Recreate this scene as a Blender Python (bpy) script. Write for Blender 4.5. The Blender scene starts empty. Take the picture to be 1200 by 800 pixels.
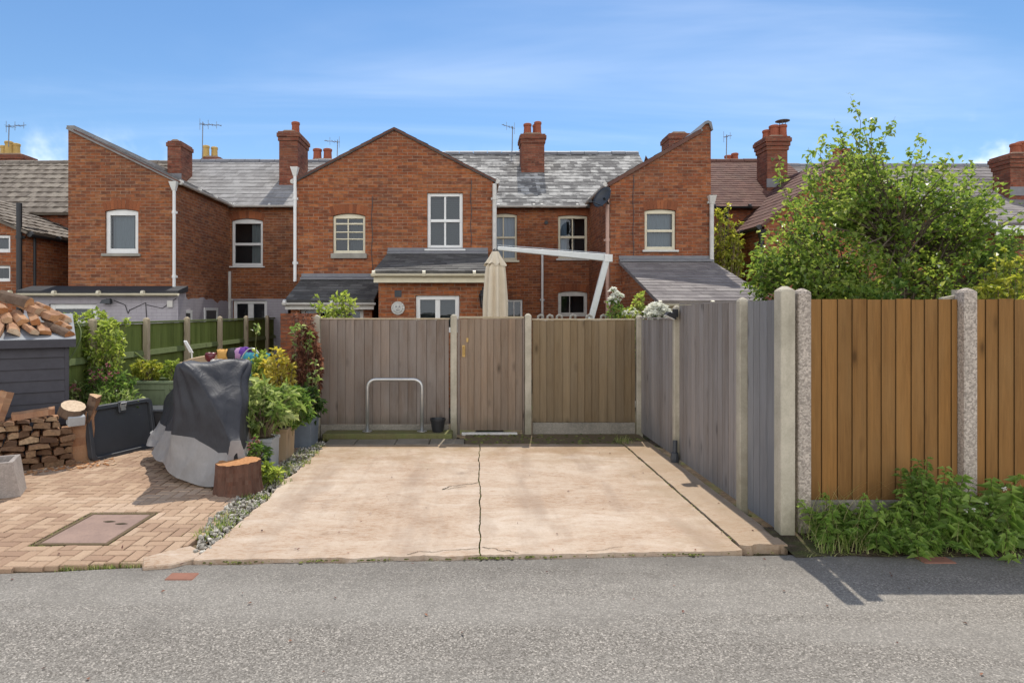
import bpy, math, random
from mathutils import Vector, Matrix, noise
from mathutils.geometry import tessellate_polygon
R = random.Random(11)
U = R.uniform
rad = math.radians
F, VX, VY, EYE = 750.0, 553.0, 365.0, 1.9      # lens in photo pixels, vanishing point, eye height
def X(px, d): return (px - VX) / F * d
def Z(py, d): return EYE - (py - VY) / F * d
V = Vector
sc = bpy.context.scene
COL = sc.collection

# ------------------------------------------------------------------ mesh builder
class MB:
    def __init__(s): s.v = []; s.f = []; s.m = []; s.t = []; s.M = None
    def add(s, pts):
        i = len(s.v)
        for p in pts:
            p = V(p)
            s.v.append(s.M @ p if s.M else p)
        return i
    def face(s, idx, m=0, t=.5): s.f.append(tuple(idx)); s.m.append(m); s.t.append(t)
    def poly(s, pts, m=0, t=.5):
        i = s.add(pts); s.face(range(i, i + len(pts)), m, t)
    def hexa(s, b, tp, m=0, t=.5, cap=True):
        n = len(b); i = s.add(list(b) + list(tp))
        for k in range(n):
            k2 = (k + 1) % n
            s.face((i + k, i + k2, i + n + k2, i + n + k), m, t)
        if cap:
            s.face([i + k for k in reversed(range(n))], m, t); s.face([i + n + k for k in range(n)], m, t)
    def box(s, x0, x1, y0, y1, z0, z1, m=0, t=.5):
        s.hexa([(x0, y0, z0), (x1, y0, z0), (x1, y1, z0), (x0, y1, z0)],
               [(x0, y0, z1), (x1, y0, z1), (x1, y1, z1), (x0, y1, z1)], m, t)
    def prism_z(s, xy, z0, z1, m=0, t=.5):
        s.hexa([(x, y, z0) for x, y in xy], [(x, y, z1) for x, y in xy], m, t)
    def prism_y(s, xz, y0, y1, m=0, t=.5):
        s.hexa([(x, y0, z) for x, z in xz], [(x, y1, z) for x, z in xz], m, t)
    def prism_x(s, yz, x0, x1, m=0, t=.5):
        s.hexa([(x0, y, z) for y, z in yz], [(x1, y, z) for y, z in yz], m, t)
    def tube(s, path, r, n=8, m=0, t=.5, cap=True):
        path = [V(p) for p in path]; k = len(path)
        rs = r if isinstance(r, (list, tuple)) else [r] * k
        rings = []; a = None
        for j, p in enumerate(path):
            d = (path[min(j + 1, k - 1)] - path[max(j - 1, 0)])
            if d.length < 1e-9: d = V((0, 0, 1))
            d.normalize()
            if a is None: a = d.orthogonal()
            a = (a - d * a.dot(d))
            if a.length < 1e-6: a = d.orthogonal()
            a.normalize(); b = d.cross(a)
            rings.append(s.add([p + (a * math.cos(q) + b * math.sin(q)) * rs[j] for q in [2 * math.pi * h / n for h in range(n)]]))
        for j in range(k - 1):
            for h in range(n):
                h2 = (h + 1) % n
                s.face((rings[j] + h, rings[j] + h2, rings[j + 1] + h2, rings[j + 1] + h), m, t)
        if cap:
            s.face([rings[0] + h for h in reversed(range(n))], m, t); s.face([rings[-1] + h for h in range(n)], m, t)
    def lathe(s, c, prof, n=16, m=0, t=.5, wob=0.0, cap=True):
        c = V(c); rings = []
        ph = U(0, 6)
        for r, z in prof:
            rings.append(s.add([c + V((r * (1 + wob * noise.noise((math.cos(q) * 1.7 + ph, math.sin(q) * 1.7, z * 1.3))) * math.cos(q),
                                       r * (1 + wob * noise.noise((math.cos(q) * 1.7 + ph, math.sin(q) * 1.7, z * 1.3))) * math.sin(q), z))
                                for q in [2 * math.pi * h / n for h in range(n)]]))
        for j in range(len(prof) - 1):
            for h in range(n):
                h2 = (h + 1) % n
                s.face((rings[j] + h, rings[j] + h2, rings[j + 1] + h2, rings[j + 1] + h), m, t)
        if cap:
            s.face([rings[0] + h for h in reversed(range(n))], m, t); s.face([rings[-1] + h for h in range(n)], m, t)
    def plane_holes(s, outer, holes, P, m=0, t=.5):
        loops = [[V((a, b, 0)) for a, b in outer]] + [[V((a, b, 0)) for a, b in h] for h in holes]
        flat = [q for L in loops for q in L]
        i = s.add([P(q.x, q.y) for q in flat])
        for tr in tessellate_polygon(loops):
            a, b, c = [flat[k] for k in tr]
            if (b - a).cross(c - a).z < 0: tr = (tr[0], tr[2], tr[1])
            if abs((b - a).cross(c - a).z) > 1e-9: s.face([i + k for k in tr], m, t)
    def leaf(s, p, d, L, W, m=0, t=.5, fold=.25, droop=.0):
        d = V(d).normalized(); side = d.cross(V((U(-.4, .4), U(-.4, .4), 1)))
        if side.length < 1e-4: side = V((1, 0, 0))
        side.normalize(); up = side.cross(d); p = V(p)
        mid = p + d * L * .45 + up * (droop * L * .2)
        i = s.add([p, mid + side * W * .5 + up * W * fold, p + d * L - up * (droop * L * .5), mid - side * W * .5 + up * W * fold])
        s.face((i, i + 1, i + 2), m, t); s.face((i, i + 2, i + 3), m, t)
    def blade(s, p, d, h, w, bend, m=0, t=.5, n=4):
        d = V((d[0], d[1], 0)).normalized(); sd = V((-d.y, d.x, 0)); p = V(p); pr = None
        for k in range(n + 1):
            a = k / n; q = p + d * (bend * a * a) + V((0, 0, h * (a - .35 * a * a * min(1, bend / max(h, .01)))))
            ww = w * (1 - a * .9) * .5
            i = s.add([q - sd * ww, q + sd * ww])
            if pr is not None: s.face((pr, pr + 1, i + 1, i), m, t)
            pr = i
    def build(s, name, mats, parent=None, loc=None, smooth=False, bevel=0, local=False, seg=1):
        me = bpy.data.meshes.new(name)
        o = bpy.data.objects.new(name, me); COL.objects.link(o)
        off = V((0, 0, 0))
        if parent is not None:
            o.parent = parent
            q = parent
            while q is not None and not local: off += q.location; q = q.parent
        if loc is not None: o.location = loc; off += V(loc) if not local else V((0, 0, 0))
        uvs = []
        for f in s.f:                                   # box projection in metres, same on every coplanar face
            a = s.v[f[0]]; n = V((0, 0, 0))
            for k in range(1, len(f) - 1): n += (s.v[f[k]] - a).cross(s.v[f[k + 1]] - a)
            if n.length < 1e-12: n = V((0, 0, 1))
            n.normalize()
            if abs(n.z) > .95: tu, tv = V((1, 0, 0)), V((0, 1, 0))
            else:
                if abs(n.z) > .2:
                    if n.z < 0: n = -n
                elif n.y > 1e-3 or (abs(n.y) <= 1e-3 and n.x < 0): n = -n
                tu = V((0, 0, 1)).cross(n).normalized(); tv = n.cross(tu)
            for k in f: uvs += [s.v[k].dot(tu), s.v[k].dot(tv)]
        me.from_pydata([p - off for p in s.v], [], s.f)
        ul = me.uv_layers.new(name='UVMap'); ul.data.foreach_set('uv', uvs)
        at = me.attributes.new('tint', 'FLOAT', 'FACE'); at.data.foreach_set('value', s.t)
        for mm in (mats if isinstance(mats, (list, tuple)) else [mats]): me.materials.append(mm)
        me.polygons.foreach_set('material_index', s.m)
        if smooth: me.polygons.foreach_set('use_smooth', [True] * len(s.f))
        me.validate(); me.update()
        if bevel:
            b = o.modifiers.new('Bevel', 'BEVEL'); b.width = bevel; b.segments = seg; b.limit_method = 'ANGLE'; b.angle_limit = rad(40)
        return o

def tag(o, label=None, cat=None, group=None, kind=None):
    if label: o['label'] = label
    if cat: o['category'] = cat
    if group: o['group'] = group
    if kind: o['kind'] = kind
    return o
def root(name, label, cat, loc, group=None, rz=0):
    o = bpy.data.objects.new(name, None); COL.objects.link(o)
    o.location = loc; o.rotation_euler = (0, 0, rz); o.empty_display_size = .2
    return tag(o, label, cat, group)

# ------------------------------------------------------------------ materials
def lin(r, g, b):
    f = lambda c: (c / 255 / 12.92) if c / 255 <= .04045 else ((c / 255 + .055) / 1.055) ** 2.4
    return (f(r), f(g), f(b), 1)
class G:
    def __init__(s, name, rough=.85, spec=.3):
        s.mat = bpy.data.materials.new(name); s.mat.use_nodes = True; s.nt = s.mat.node_tree
        s.b = s.nt.nodes['Principled BSDF']; s.out = s.nt.nodes['Material Output']
        s.b.inputs['Roughness'].default_value = rough; s.b.inputs['Specular IOR Level'].default_value = spec
        s._pos = None
    def n(s, t, **attr):
        q = s.nt.nodes.new('ShaderNode' + t)
        for k, v in attr.items(): setattr(q, k, v)
        return q
    def put(s, sock, v):
        if v is None: return
        if isinstance(v, bpy.types.NodeSocket): s.nt.links.new(v, sock)
        else:
            if isinstance(v, (tuple, list)) and len(v) == 3 and sock.type == 'RGBA': v = (*v, 1)
            sock.default_value = v
    @property
    def pos(s):
        if s._pos is None: s._pos = s.n('NewGeometry').outputs['Position']
        return s._pos
    def objc(s): return s.n('TexCoord').outputs['Object']
    def uv(s): return s.n('TexCoord').outputs['UV']
    def sv(s, vec, sx, sy, sz):
        q = s.n('Mapping'); s.put(q.inputs['Vector'], vec); q.inputs['Scale'].default_value = (sx, sy, sz); return q.outputs[0]
    def noise(s, vec, scale, detail=4, rough=.55, dist=0):
        q = s.n('TexNoise'); s.put(q.inputs['Vector'], vec); q.inputs['Scale'].default_value = scale
        q.inputs['Detail'].default_value = detail; q.inputs['Roughness'].default_value = rough; q.inputs['Distortion'].default_value = dist
        return q.outputs['Fac']
    def vor(s, vec, scale, feature='F1', out='Distance', rnd=1):
        q = s.n('TexVoronoi', feature=feature); s.put(q.inputs['Vector'], vec); q.inputs['Scale'].default_value = scale
        q.inputs['Randomness'].default_value = rnd
        return q.outputs[out]
    def ramp(s, fac, stops, interp='LINEAR'):
        q = s.n('ValToRGB'); s.put(q.inputs[0], fac); e = q.color_ramp.elements; q.color_ramp.interpolation = interp
        while len(e) < len(stops): e.new(.5)
        for k, (p, c) in enumerate(stops):
            e[k].position = p; e[k].color = c if len(c) == 4 else (*c, 1)
        return q.outputs[0]
    def gray(s, fac, a, b):
        return s.ramp(fac, [(a, (0, 0, 0)), (b, (1, 1, 1))])
    def mix(s, fac, a, b, mode='MIX'):
        q = s.n('Mix', data_type='RGBA', blend_type=mode); s.put(q.inputs[0], fac); s.put(q.inputs[6], a); s.put(q.inputs[7], b); return q.outputs[2]
    def math(s, op, a, b=None):
        q = s.n('Math', operation=op); s.put(q.inputs[0], a)
        if b is not None: s.put(q.inputs[1], b)
        return q.outputs[0]
    def tint(s): return s.n('Attribute', attribute_name='tint').outputs['Fac']
    def bump(s, h, strength=.4, dist=.01):
        q = s.n('Bump'); s.put(q.inputs['Height'], h); q.inputs['Strength'].default_value = strength; q.inputs['Distance'].default_value = dist
        s.put(s.b.inputs['Normal'], q.outputs[0])
    def col(s, c): s.put(s.b.inputs['Base Color'], c); return s
    def hsv(s, c, h=.5, sat=1, v=1):
        q = s.n('HueSaturation'); s.put(q.inputs['Color'], c); s.put(q.inputs['Hue'], h); s.put(q.inputs['Saturation'], sat); s.put(q.inputs['Value'], v); return q.outputs[0]

def m_brick(name, cols, mortar, soot=.5):
    g = G(name, .9, .2); uv = g.uv()
    w = g.noise(uv, 6, 2); wob = g.n('VectorMath', operation='ADD'); g.put(wob.inputs[0], uv)
    sc_ = g.n('VectorMath', operation='SCALE'); cmb = g.n('CombineXYZ'); g.put(cmb.inputs[1], g.math('SUBTRACT', w, .5)); g.put(sc_.inputs[0], cmb.outputs[0]); sc_.inputs['Scale'].default_value = .014
    g.put(wob.inputs[1], sc_.outputs[0])
    q = g.n('TexBrick'); q.offset = .5; g.put(q.inputs['Vector'], wob.outputs[0])
    for k, v in (('Scale', 1), ('Mortar Size', .0055), ('Mortar Smooth', .25), ('Bias', 0), ('Brick Width', .232), ('Row Height', .075)): q.inputs[k].default_value = v
    q.inputs['Color1'].default_value = (0, 0, 0, 1); q.inputs['Color2'].default_value = (1, 1, 1, 1); q.inputs['Mortar'].default_value = (.5, .5, .5, 1)
    c = g.ramp(q.outputs['Color'], [(i / (len(cols) - 1), k) for i, k in enumerate(cols)])
    # whole courses and patches weather differently
    bands = g.noise(g.sv(uv, .35, 5.5, 1), 1, 3, .6)
    c = g.mix(g.gray(bands, .38, .62), g.mix(.22, c, (0.12, .05, .03, 1)), c)
    big = g.noise(uv, .8, 5, .6)
    c = g.mix(g.math('MULTIPLY', g.gray(big, .5, .75), soot), c, (.12, .065, .045, 1))
    pale = g.gray(g.noise(g.sv(uv, 5, 15, 1), 1, 4, .7), .55, .72)
    c = g.mix(g.math('MULTIPLY', pale, .62), c, (.40, .24, .16, 1))
    dk = g.gray(g.noise(g.sv(uv, 2.2, 13.3, 1), 1, 3, .6), .56, .7)
    c = g.mix(g.math('MULTIPLY', dk, .62), c, (.13, .06, .035, 1))
    cel = g.noise(g.sv(uv, 8.6, 13.4, 1), 1, 1, .5); c = g.hsv(c, .5, 1, g.math('ADD', .40, g.math('MULTIPLY', cel, 1.35)))
    org = g.gray(g.noise(g.sv(uv, 1.2, 2.6, 1), 1, 4, .6), .54, .7)
    c = g.mix(g.math('MULTIPLY', org, .5), c, (.37, .125, .045, 1))
    fine = g.noise(uv, 60, 3, .6)
    c = g.mix(g.math('MULTIPLY', fine, .35), c, (.06, .03, .02, 1))
    xy = g.n('SeparateXYZ'); g.put(xy.inputs[0], uv)     # chimney soot high on the gables, damp near the ground
    hi = g.math('ADD', g.math('DIVIDE', g.math('SUBTRACT', xy.outputs[1], 4.6), 2.0), g.math('MULTIPLY', g.math('SUBTRACT', g.noise(g.sv(uv, 1, .5, 1), 1.6, 5, .65), .5), 1.6))
    c = g.mix(g.math('MULTIPLY', g.gray(hi, .2, 1.0), .38), c, (.10, .05, .035, 1))
    rn = g.gray(g.noise(g.sv(uv, 3.2, .28, 1), 1, 5, .6), .56, .76); c = g.mix(g.math('MULTIPLY', rn, .35), c, (.11, .06, .042, 1))
    mo = g.mix(g.gray(g.noise(g.sv(uv, 2, 6, 1), 1, 4, .65), .35, .65), mortar, tuple(k * .4 for k in mortar[:3]))
    c = g.mix(q.outputs['Fac'], c, mo); g.col(c)
    h = g.math('SUBTRACT', g.math('MULTIPLY', fine, .3), q.outputs['Fac']); g.bump(h, .6, .008)
    return g.mat
def m_paintbrick(name, col):
    g = G(name, .7); uv = g.uv(); q = g.n('TexBrick'); q.offset = .5; g.put(q.inputs['Vector'], uv)
    for k, v in (('Scale', 1), ('Mortar Size', .007), ('Mortar Smooth', .6), ('Brick Width', .232), ('Row Height', .075)): q.inputs[k].default_value = v
    st = g.gray(g.noise(g.sv(uv, 1.5, .5, 1), 2.5, 5, .65), .45, .8)
    c = g.mix(g.math('MULTIPLY', st, .5), col, tuple(k * .55 for k in col[:3]))
    peel = g.gray(g.noise(uv, 5, 5, .7), .66, .7)
    c = g.mix(peel, c, (.22, .13, .1, 1)); c = g.mix(g.math('MULTIPLY', q.outputs['Fac'], .35), c, tuple(k * .5 for k in col[:3]))
    g.col(c); g.bump(g.math('MULTIPLY', q.outputs['Fac'], -1.0), .5, .006); return g.mat
def m_slate(name, dark, light, lich=None, lich_amt=.5, rough=.6):
    g = G(name, rough, .15); t = g.tint(); uv = g.uv()
    c = g.ramp(g.math('ADD', g.math('MULTIPLY', t, .45), g.math('MULTIPLY', g.noise(uv, 2.2, 5, .65), .6)), [(.2, dark), (.85, light)])
    st = g.noise(g.sv(uv, 1.0, .35, 1), 3.0, 5, .65)
    c = g.mix(g.math('MULTIPLY', g.gray(st, .4, .75), .45), c, tuple(k * .55 for k in dark[:3]))
    if lich:
        a = g.math('ADD', g.math('MULTIPLY', g.noise(g.sv(uv, .8, 1.5, 1), 1.6, 7, .75), 1.0), g.math('MULTIPLY', g.math('SUBTRACT', t, .5), .12))
        c = g.mix(g.math('MULTIPLY', g.gray(a, .47, .58), lich_amt), c, lich)
    fine = g.noise(uv, 45, 4, .7)
    c = g.mix(g.math('MULTIPLY', g.gray(fine, .4, .7), .45), c, tuple(k * .5 for k in dark[:3])); g.col(c)
    g.bump(fine, .3, .004); return g.mat
def m_wood(name, dark, light, grey=None, amt=.5, rough=.85, knots=.6, vec='pos', low=None):
    g = G(name, rough, .2); p = g.pos if vec == 'pos' else g.objc(); t = g.tint()
    off = g.n('VectorMath', operation='ADD'); cb = g.n('CombineXYZ'); g.put(cb.inputs[0], g.math('MULTIPLY', t, 37.0)); g.put(cb.inputs[2], g.math('MULTIPLY', t, 91.0))
    g.put(off.inputs[0], p); g.put(off.inputs[1], cb.outputs[0]); pv = off.outputs[0]
    st = g.sv(pv, 1, 1, .05)
    gr = g.noise(st, 55, 5, .65, .6); gr2 = g.noise(st, 16, 3, .6, .4)
    c = g.ramp(g.math('ADD', g.math('MULTIPLY', gr, .5), g.math('ADD', g.math('MULTIPLY', gr2, .22), g.math('MULTIPLY', t, .28))), [(.25, dark), (.75, light)])
    if grey: c = g.mix(g.math('MULTIPLY', g.gray(g.noise(g.sv(pv, 1, 1, .25), 3.5, 5, .65), .35, .7), amt), c, grey)
    kn = g.vor(g.sv(pv, 1, 1, .42), 4.2); c = g.mix(g.math('MULTIPLY', g.ramp(kn, [(.05, (1, 1, 1)), (.11, (.4,) * 3), (.2, (0, 0, 0))]), knots), c, tuple(k * .35 for k in dark[:3]))
    runs = g.gray(g.noise(g.sv(p, 1, 1, .12), 7, 4, .6), .55, .8)
    c = g.mix(g.math('MULTIPLY', runs, .35), c, tuple(k * .5 for k in dark[:3]))
    if low:                                            # damp, green-grey staining that rises from the foot of the boards
        z = g.n('SeparateXYZ'); g.put(z.inputs[0], p)
        lo = g.math('SUBTRACT', 1.0, g.math('DIVIDE', z.outputs[2], low[1])); lo = g.math('ADD', lo, g.math('MULTIPLY', g.math('SUBTRACT', g.noise(g.sv(p, 1, 1, .3), 6, 4), .5), 1.2))
        c = g.mix(g.math('MULTIPLY', g.gray(lo, .1, .9), low[2]), c, low[0])
    g.col(c); g.bump(gr, .35, .004); return g.mat
def m_conc(name, base, dark, speck=0, rough=.9, scale=1, stain=.6, pit=.3, low=None):
    g = G(name, rough, .2); p = g.pos
    c = g.mix(g.math('MULTIPLY', g.gray(g.noise(p, 2.2 * scale, 6, .65), .4, .75), stain), base, dark)
    f = g.noise(p, 70 * scale, 4, .7); c = g.mix(g.math('MULTIPLY', g.gray(f, .45, .8), .35), c, dark)
    h = f
    if speck:
        v = g.vor(p, 75, out='Color'); vd = g.vor(p, 75)
        sp = g.n('SeparateColor'); g.put(sp.inputs[0], v)
        c = g.mix(speck, c, g.ramp(sp.outputs[0], [(0, tuple(k * .55 for k in base[:3])), (.5, base[:3]), (1, tuple(min(1, k * 1.5) for k in base[:3]))]))
        h = g.math('MULTIPLY', vd, -1.0)
    runs = g.gray(g.noise(g.sv(p, 1, 1, .1), 9, 4, .6), .52, .8); c = g.mix(g.math('MULTIPLY', runs, .4), c, dark)
    if low:                                            # mud splash and algae at the foot
        z = g.n('SeparateXYZ'); g.put(z.inputs[0], p); lo = g.math('ADD', g.math('SUBTRACT', 1.0, g.math('DIVIDE', z.outputs[2], .45)), g.math('MULTIPLY', g.math('SUBTRACT', g.noise(p, 8, 5, .7), .5), 1.4))
        c = g.mix(g.math('MULTIPLY', g.gray(lo, .1, .9), .6), c, low)
    g.col(c); g.bump(h, pit, .006); return g.mat
def m_plain(name, col, rough=.5, spec=.4, dirt=.25, metal=0, scale=6):
    g = G(name, rough, spec); p = g.pos
    c = g.mix(g.math('MULTIPLY', g.gray(g.noise(p, scale, 5, .65), .4, .8), dirt), col, tuple(k * .45 for k in col[:3])); g.col(c)
    g.b.inputs['Metallic'].default_value = metal; g.bump(g.noise(p, 90, 3), .06, .002); return g.mat
def m_tint(name, stops, rough=.85, spec=.2, fine=.3, scale=50):
    g = G(name, rough, spec); c = g.ramp(g.tint(), stops); p = g.pos
    n = g.noise(p, scale, 4, .65); c = g.mix(g.math('MULTIPLY', g.gray(n, .4, .75), fine), c, tuple(k * .4 for k in stops[0][1][:3])); g.col(c)
    g.bump(n, .35, .004); return g.mat
def m_leaf(name, stops, trans=.35, rough=.38, spec=.5):
    g = G(name, rough, spec); c = g.ramp(g.tint(), stops); g.col(c)
    tr = g.n('BsdfTranslucent'); g.put(tr.inputs[0], g.hsv(c, .49, 1.1, 1.35))
    mx = g.n('MixShader'); mx.inputs[0].default_value = trans
    g.nt.links.new(g.b.outputs[0], mx.inputs[1]); g.nt.links.new(tr.outputs[0], mx.inputs[2]); g.nt.links.new(mx.outputs[0], g.out.inputs[0])
    return g.mat
def m_glass(name, refl=.14, tr=(.5, .55, .58, 1)):
    g = G(name); t = g.n('BsdfTransparent'); t.inputs[0].default_value = tr
    gl = g.n('BsdfGlossy'); gl.inputs['Roughness'].default_value = .02; gl.inputs[0].default_value = (.9, .95, 1, 1)
    w = g.n('Bump'); g.put(w.inputs['Height'], g.noise(g.pos, 1.6, 2)); w.inputs['Strength'].default_value = .12; w.inputs['Distance'].default_value = .05; g.put(gl.inputs['Normal'], w.outputs[0])
    fr = g.n('Fresnel'); fr.inputs[0].default_value = 1.5
    mx = g.n('MixShader'); g.put(mx.inputs[0], g.math('ADD', fr.outputs[0], refl))
    g.nt.links.new(t.outputs[0], mx.inputs[1]); g.nt.links.new(gl.outputs[0], mx.inputs[2]); g.nt.links.new(mx.outputs[0], g.out.inputs[0]); return g.mat
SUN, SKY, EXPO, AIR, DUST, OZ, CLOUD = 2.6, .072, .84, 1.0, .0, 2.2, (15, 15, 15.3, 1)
M = {}
BR = [(.19, .064, .032), (.25, .077, .032), (.30, .088, .032), (.34, .104, .034), (.40, .145, .054), (.28, .09, .037)]
M['brick'] = m_brick('red_brick', BR, (.36, .25, .17, 1), .45)
sh = lambda r, gg, b: [(a * r, c * gg, d * b) for a, c, d in BR]
M['brick_brown'] = m_brick('brown_red_brick', sh(.94, 1.03, 1.12), (.36, .26, .18, 1), .55)
M['brick_red'] = m_brick('deep_red_brick', sh(.95, .93, .98), (.33, .23, .16, 1), .55)
M['brick_dark'] = m_brick('sooty_brick', [(.16, .05, .027), (.23, .066, .03), (.28, .077, .031), (.31, .096, .037), (.21, .062, .028)], (.16, .11, .085, 1), .5)
M['brick_chim'] = m_brick('chimney_brick', [(.12, .035, .022), (.24, .06, .034), (.30, .085, .045), (.34, .12, .07), (.18, .05, .03)], (.22, .15, .11, 1), .6)
M['paintbrick'] = m_paintbrick('lilac_painted_brick', (.39, .365, .39, 1))
M['arch'] = m_tint('arch_brick', [(0, (.18, .062, .032)), (1, (.35, .12, .05))])
M['mortar'] = m_conc('mortar', (.3, .22, .16, 1), (.16, .11, .08, 1))
M['room'] = m_plain('dim_room', (.10, .095, .095, 1), .9, .1, .2)
M['slate_pale'] = m_slate('pale_slate', (.23, .22, .212, 1), (.32, .31, .30, 1), (.40, .39, .375, 1), .6, .85)
M['slate_mottled'] = m_slate('lichened_slate', (.135, .13, .126, 1), (.215, .21, .2, 1), (.50, .49, .46, 1), .9, .9)
M['slate_dark'] = m_slate('dark_slate', (.07, .068, .066, 1), (.12, .116, .112, 1), (.22, .215, .195, 1), .45, .85)
M['slate_mauve'] = m_slate('mauve_slate', (.18, .16, .155, 1), (.255, .23, .22, 1), (.34, .31, .285, 1), .5, .85)
M['tile_brown'] = m_slate('brown_clay_tile', (.11, .055, .045, 1), (.20, .10, .075, 1), (.2, .14, .10, 1), .3, .8)
M['tile_grey'] = m_slate('grey_brown_concrete_tile', (.15, .125, .10, 1), (.26, .22, .18, 1), (.34, .30, .24, 1), .5, .85)
M['felt'] = m_plain('black_roofing_felt', (.035, .036, .04, 1), .75, .3, .4)
M['felt_grey'] = m_plain('grey_mineral_felt', (.28, .29, .30, 1), .9, .2, .3, scale=12)
M['lead'] = m_plain('lead_flashing', (.19, .19, .2, 1), .55, .4, .5)
M['white'] = m_plain('white_plastic', (.74, .74, .71, 1), .35, .5, .22)
M['cream'] = m_plain('cream_painted_timber', (.68, .62, .46, 1), .5, .4, .3)
M['dirtywhite'] = m_plain('weathered_white_paint', (.62, .6, .55, 1), .5, .4, .55)
M['pinkpipe'] = m_plain('faded_pink_pipe', (.5, .32, .25, 1), .5, .4, .4)
M['yellowpipe'] = m_plain('buff_clay_pot', (.5, .34, .12, 1), .8, .2, .4)
M['redpot'] = m_plain('terracotta_pot', (.30, .09, .05, 1), .8, .2, .5)
M['stone'] = m_conc('stone_sill', (.36, .34, .29, 1), (.16, .15, .13, 1))
M['black'] = m_plain('black_plastic', (.022, .023, .025, 1), .45, .4, .2)
M['blackgrey'] = m_plain('charcoal_plastic', (.05, .055, .062, 1), .5, .4, .3)
M['steel'] = m_plain('galvanised_steel', (.55, .55, .53, 1), .38, .5, .35, .75)
M['alu'] = m_plain('pale_grey_aluminium', (.6, .62, .6, 1), .4, .5, .25, .1)
M['brass'] = m_plain('aged_brass', (.5, .33, .12, 1), .4, .5, .3, .7)
M['glass'] = m_glass('window_glass', .015, (.5, .56, .6, 1))
M['curtain'] = m_plain('pale_curtain', (.55, .54, .5, 1), .9, .1, .15)
M['curtain_blue'] = m_plain('blue_white_curtain', (.42, .48, .56, 1), .9, .1, .15)
M['blind'] = m_plain('grey_blind', (.10, .12, .115, 1), .8, .2, .15)
M['blind_pale'] = m_plain('pale_blind', (.42, .45, .45, 1), .8, .2, .15)
# timber
M['w_back'] = m_wood('weathered_grey_brown_board', (.12, .09, .07, 1), (.29, .22, .17, 1), (.26, .23, .205, 1), .75, knots=.9, low=((.05, .05, .035, 1), .35, .6))
M['w_gate'] = m_wood('weathered_tan_board', (.14, .098, .066, 1), (.33, .235, .16, 1), (.27, .225, .18, 1), .55, knots=.9, low=((.05, .05, .035, 1), .3, .5))
M['w_olive'] = m_wood('weathered_olive_board', (.12, .08, .042, 1), (.27, .195, .11, 1), (.22, .18, .125, 1), .4, low=((.05, .05, .03, 1), .3, .5))
M['w_side'] = m_wood('silvered_grey_board', (.15, .125, .105, 1), (.36, .315, .275, 1), (.29, .275, .265, 1), .6, low=((.10, .11, .12, 1), .6, .5))
M['w_side_blue'] = m_wood('blue_grey_board', (.115, .11, .108, 1), (.29, .28, .27, 1), (.25, .25, .255, 1), .6, low=((.09, .11, .13, 1), .9, .6))
M['w_lane'] = m_wood('golden_brown_board', (.13, .062, .019, 1), (.345, .17, .05, 1), (.27, .155, .06, 1), .5, knots=.7, low=((.06, .035, .02, 1), .5, .4))
M['w_green'] = m_wood('green_treated_board', (.075, .105, .022, 1), (.21, .27, .07, 1), (.15, .17, .055, 1), .5)
M['w_rail'] = m_wood('green_treated_rail', (.09, .12, .045, 1), (.2, .24, .10, 1))
M['w_pole'] = m_wood('sunbleached_post', (.26, .2, .12, 1), (.5, .42, .29, 1), (.42, .37, .28, 1), .4)
M['w_gap'] = m_plain('dark_gap_timber', (.12, .07, .03, 1), .95, .1, .3)  # darker tone for backing and board edges, draws the joint lines
M['w_shed'] = m_plain('charcoal_painted_board', (.050, .048, .057, 1), .65, .4, .55, scale=9)
M['w_planter'] = m_wood('sage_painted_board', (.13, .16, .09, 1), (.21, .25, .145, 1), None, knots=.2)
M['w_old'] = m_wood('driftwood', (.26, .17, .09, 1), (.48, .34, .2, 1), (.4, .34, .26, 1), .5, vec='obj')
M['w_sleeper'] = m_wood('mossy_sleeper', (.10, .085, .035, 1), (.22, .19, .09, 1), (.14, .17, .05, 1), .7)
M['log_side'] = m_wood('split_log', (.20, .085, .045, 1), (.46, .25, .125, 1), (.36, .26, .18, 1), .5, vec='obj', knots=.3)
M['log_bark'] = m_wood('log_bark', (.05, .03, .02, 1), (.16, .10, .065, 1), (.2, .15, .11, 1), .5, vec='obj', knots=.2)
M['log_end'] = m_tint('sawn_log_end', [(0, (.08, .045, .028)), (.4, (.17, .10, .058)), (.75, (.26, .165, .095)), (1, (.40, .28, .17))], fine=.6, scale=35)
M['log_fresh'] = m_tint('fresh_cut_wood', [(0, (.36, .15, .06)), (.5, (.48, .24, .10)), (1, (.60, .48, .34))], fine=.4, scale=35)
M['bark'] = m_wood('tree_bark', (.06, .045, .03, 1), (.2, .16, .12, 1), vec='obj', knots=.1)
M['stump_bark'] = m_wood('stump_bark', (.035, .016, .011, 1), (.17, .078, .05, 1), (.15, .10, .075, 1), .5, vec='obj', knots=.1)
M['stem'] = m_plain('plant_stem', (.10, .10, .035, 1), .8, .2, .3)
M['stem_brown'] = m_plain('woody_stem', (.2, .15, .1, 1), .8, .2, .3)
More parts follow.
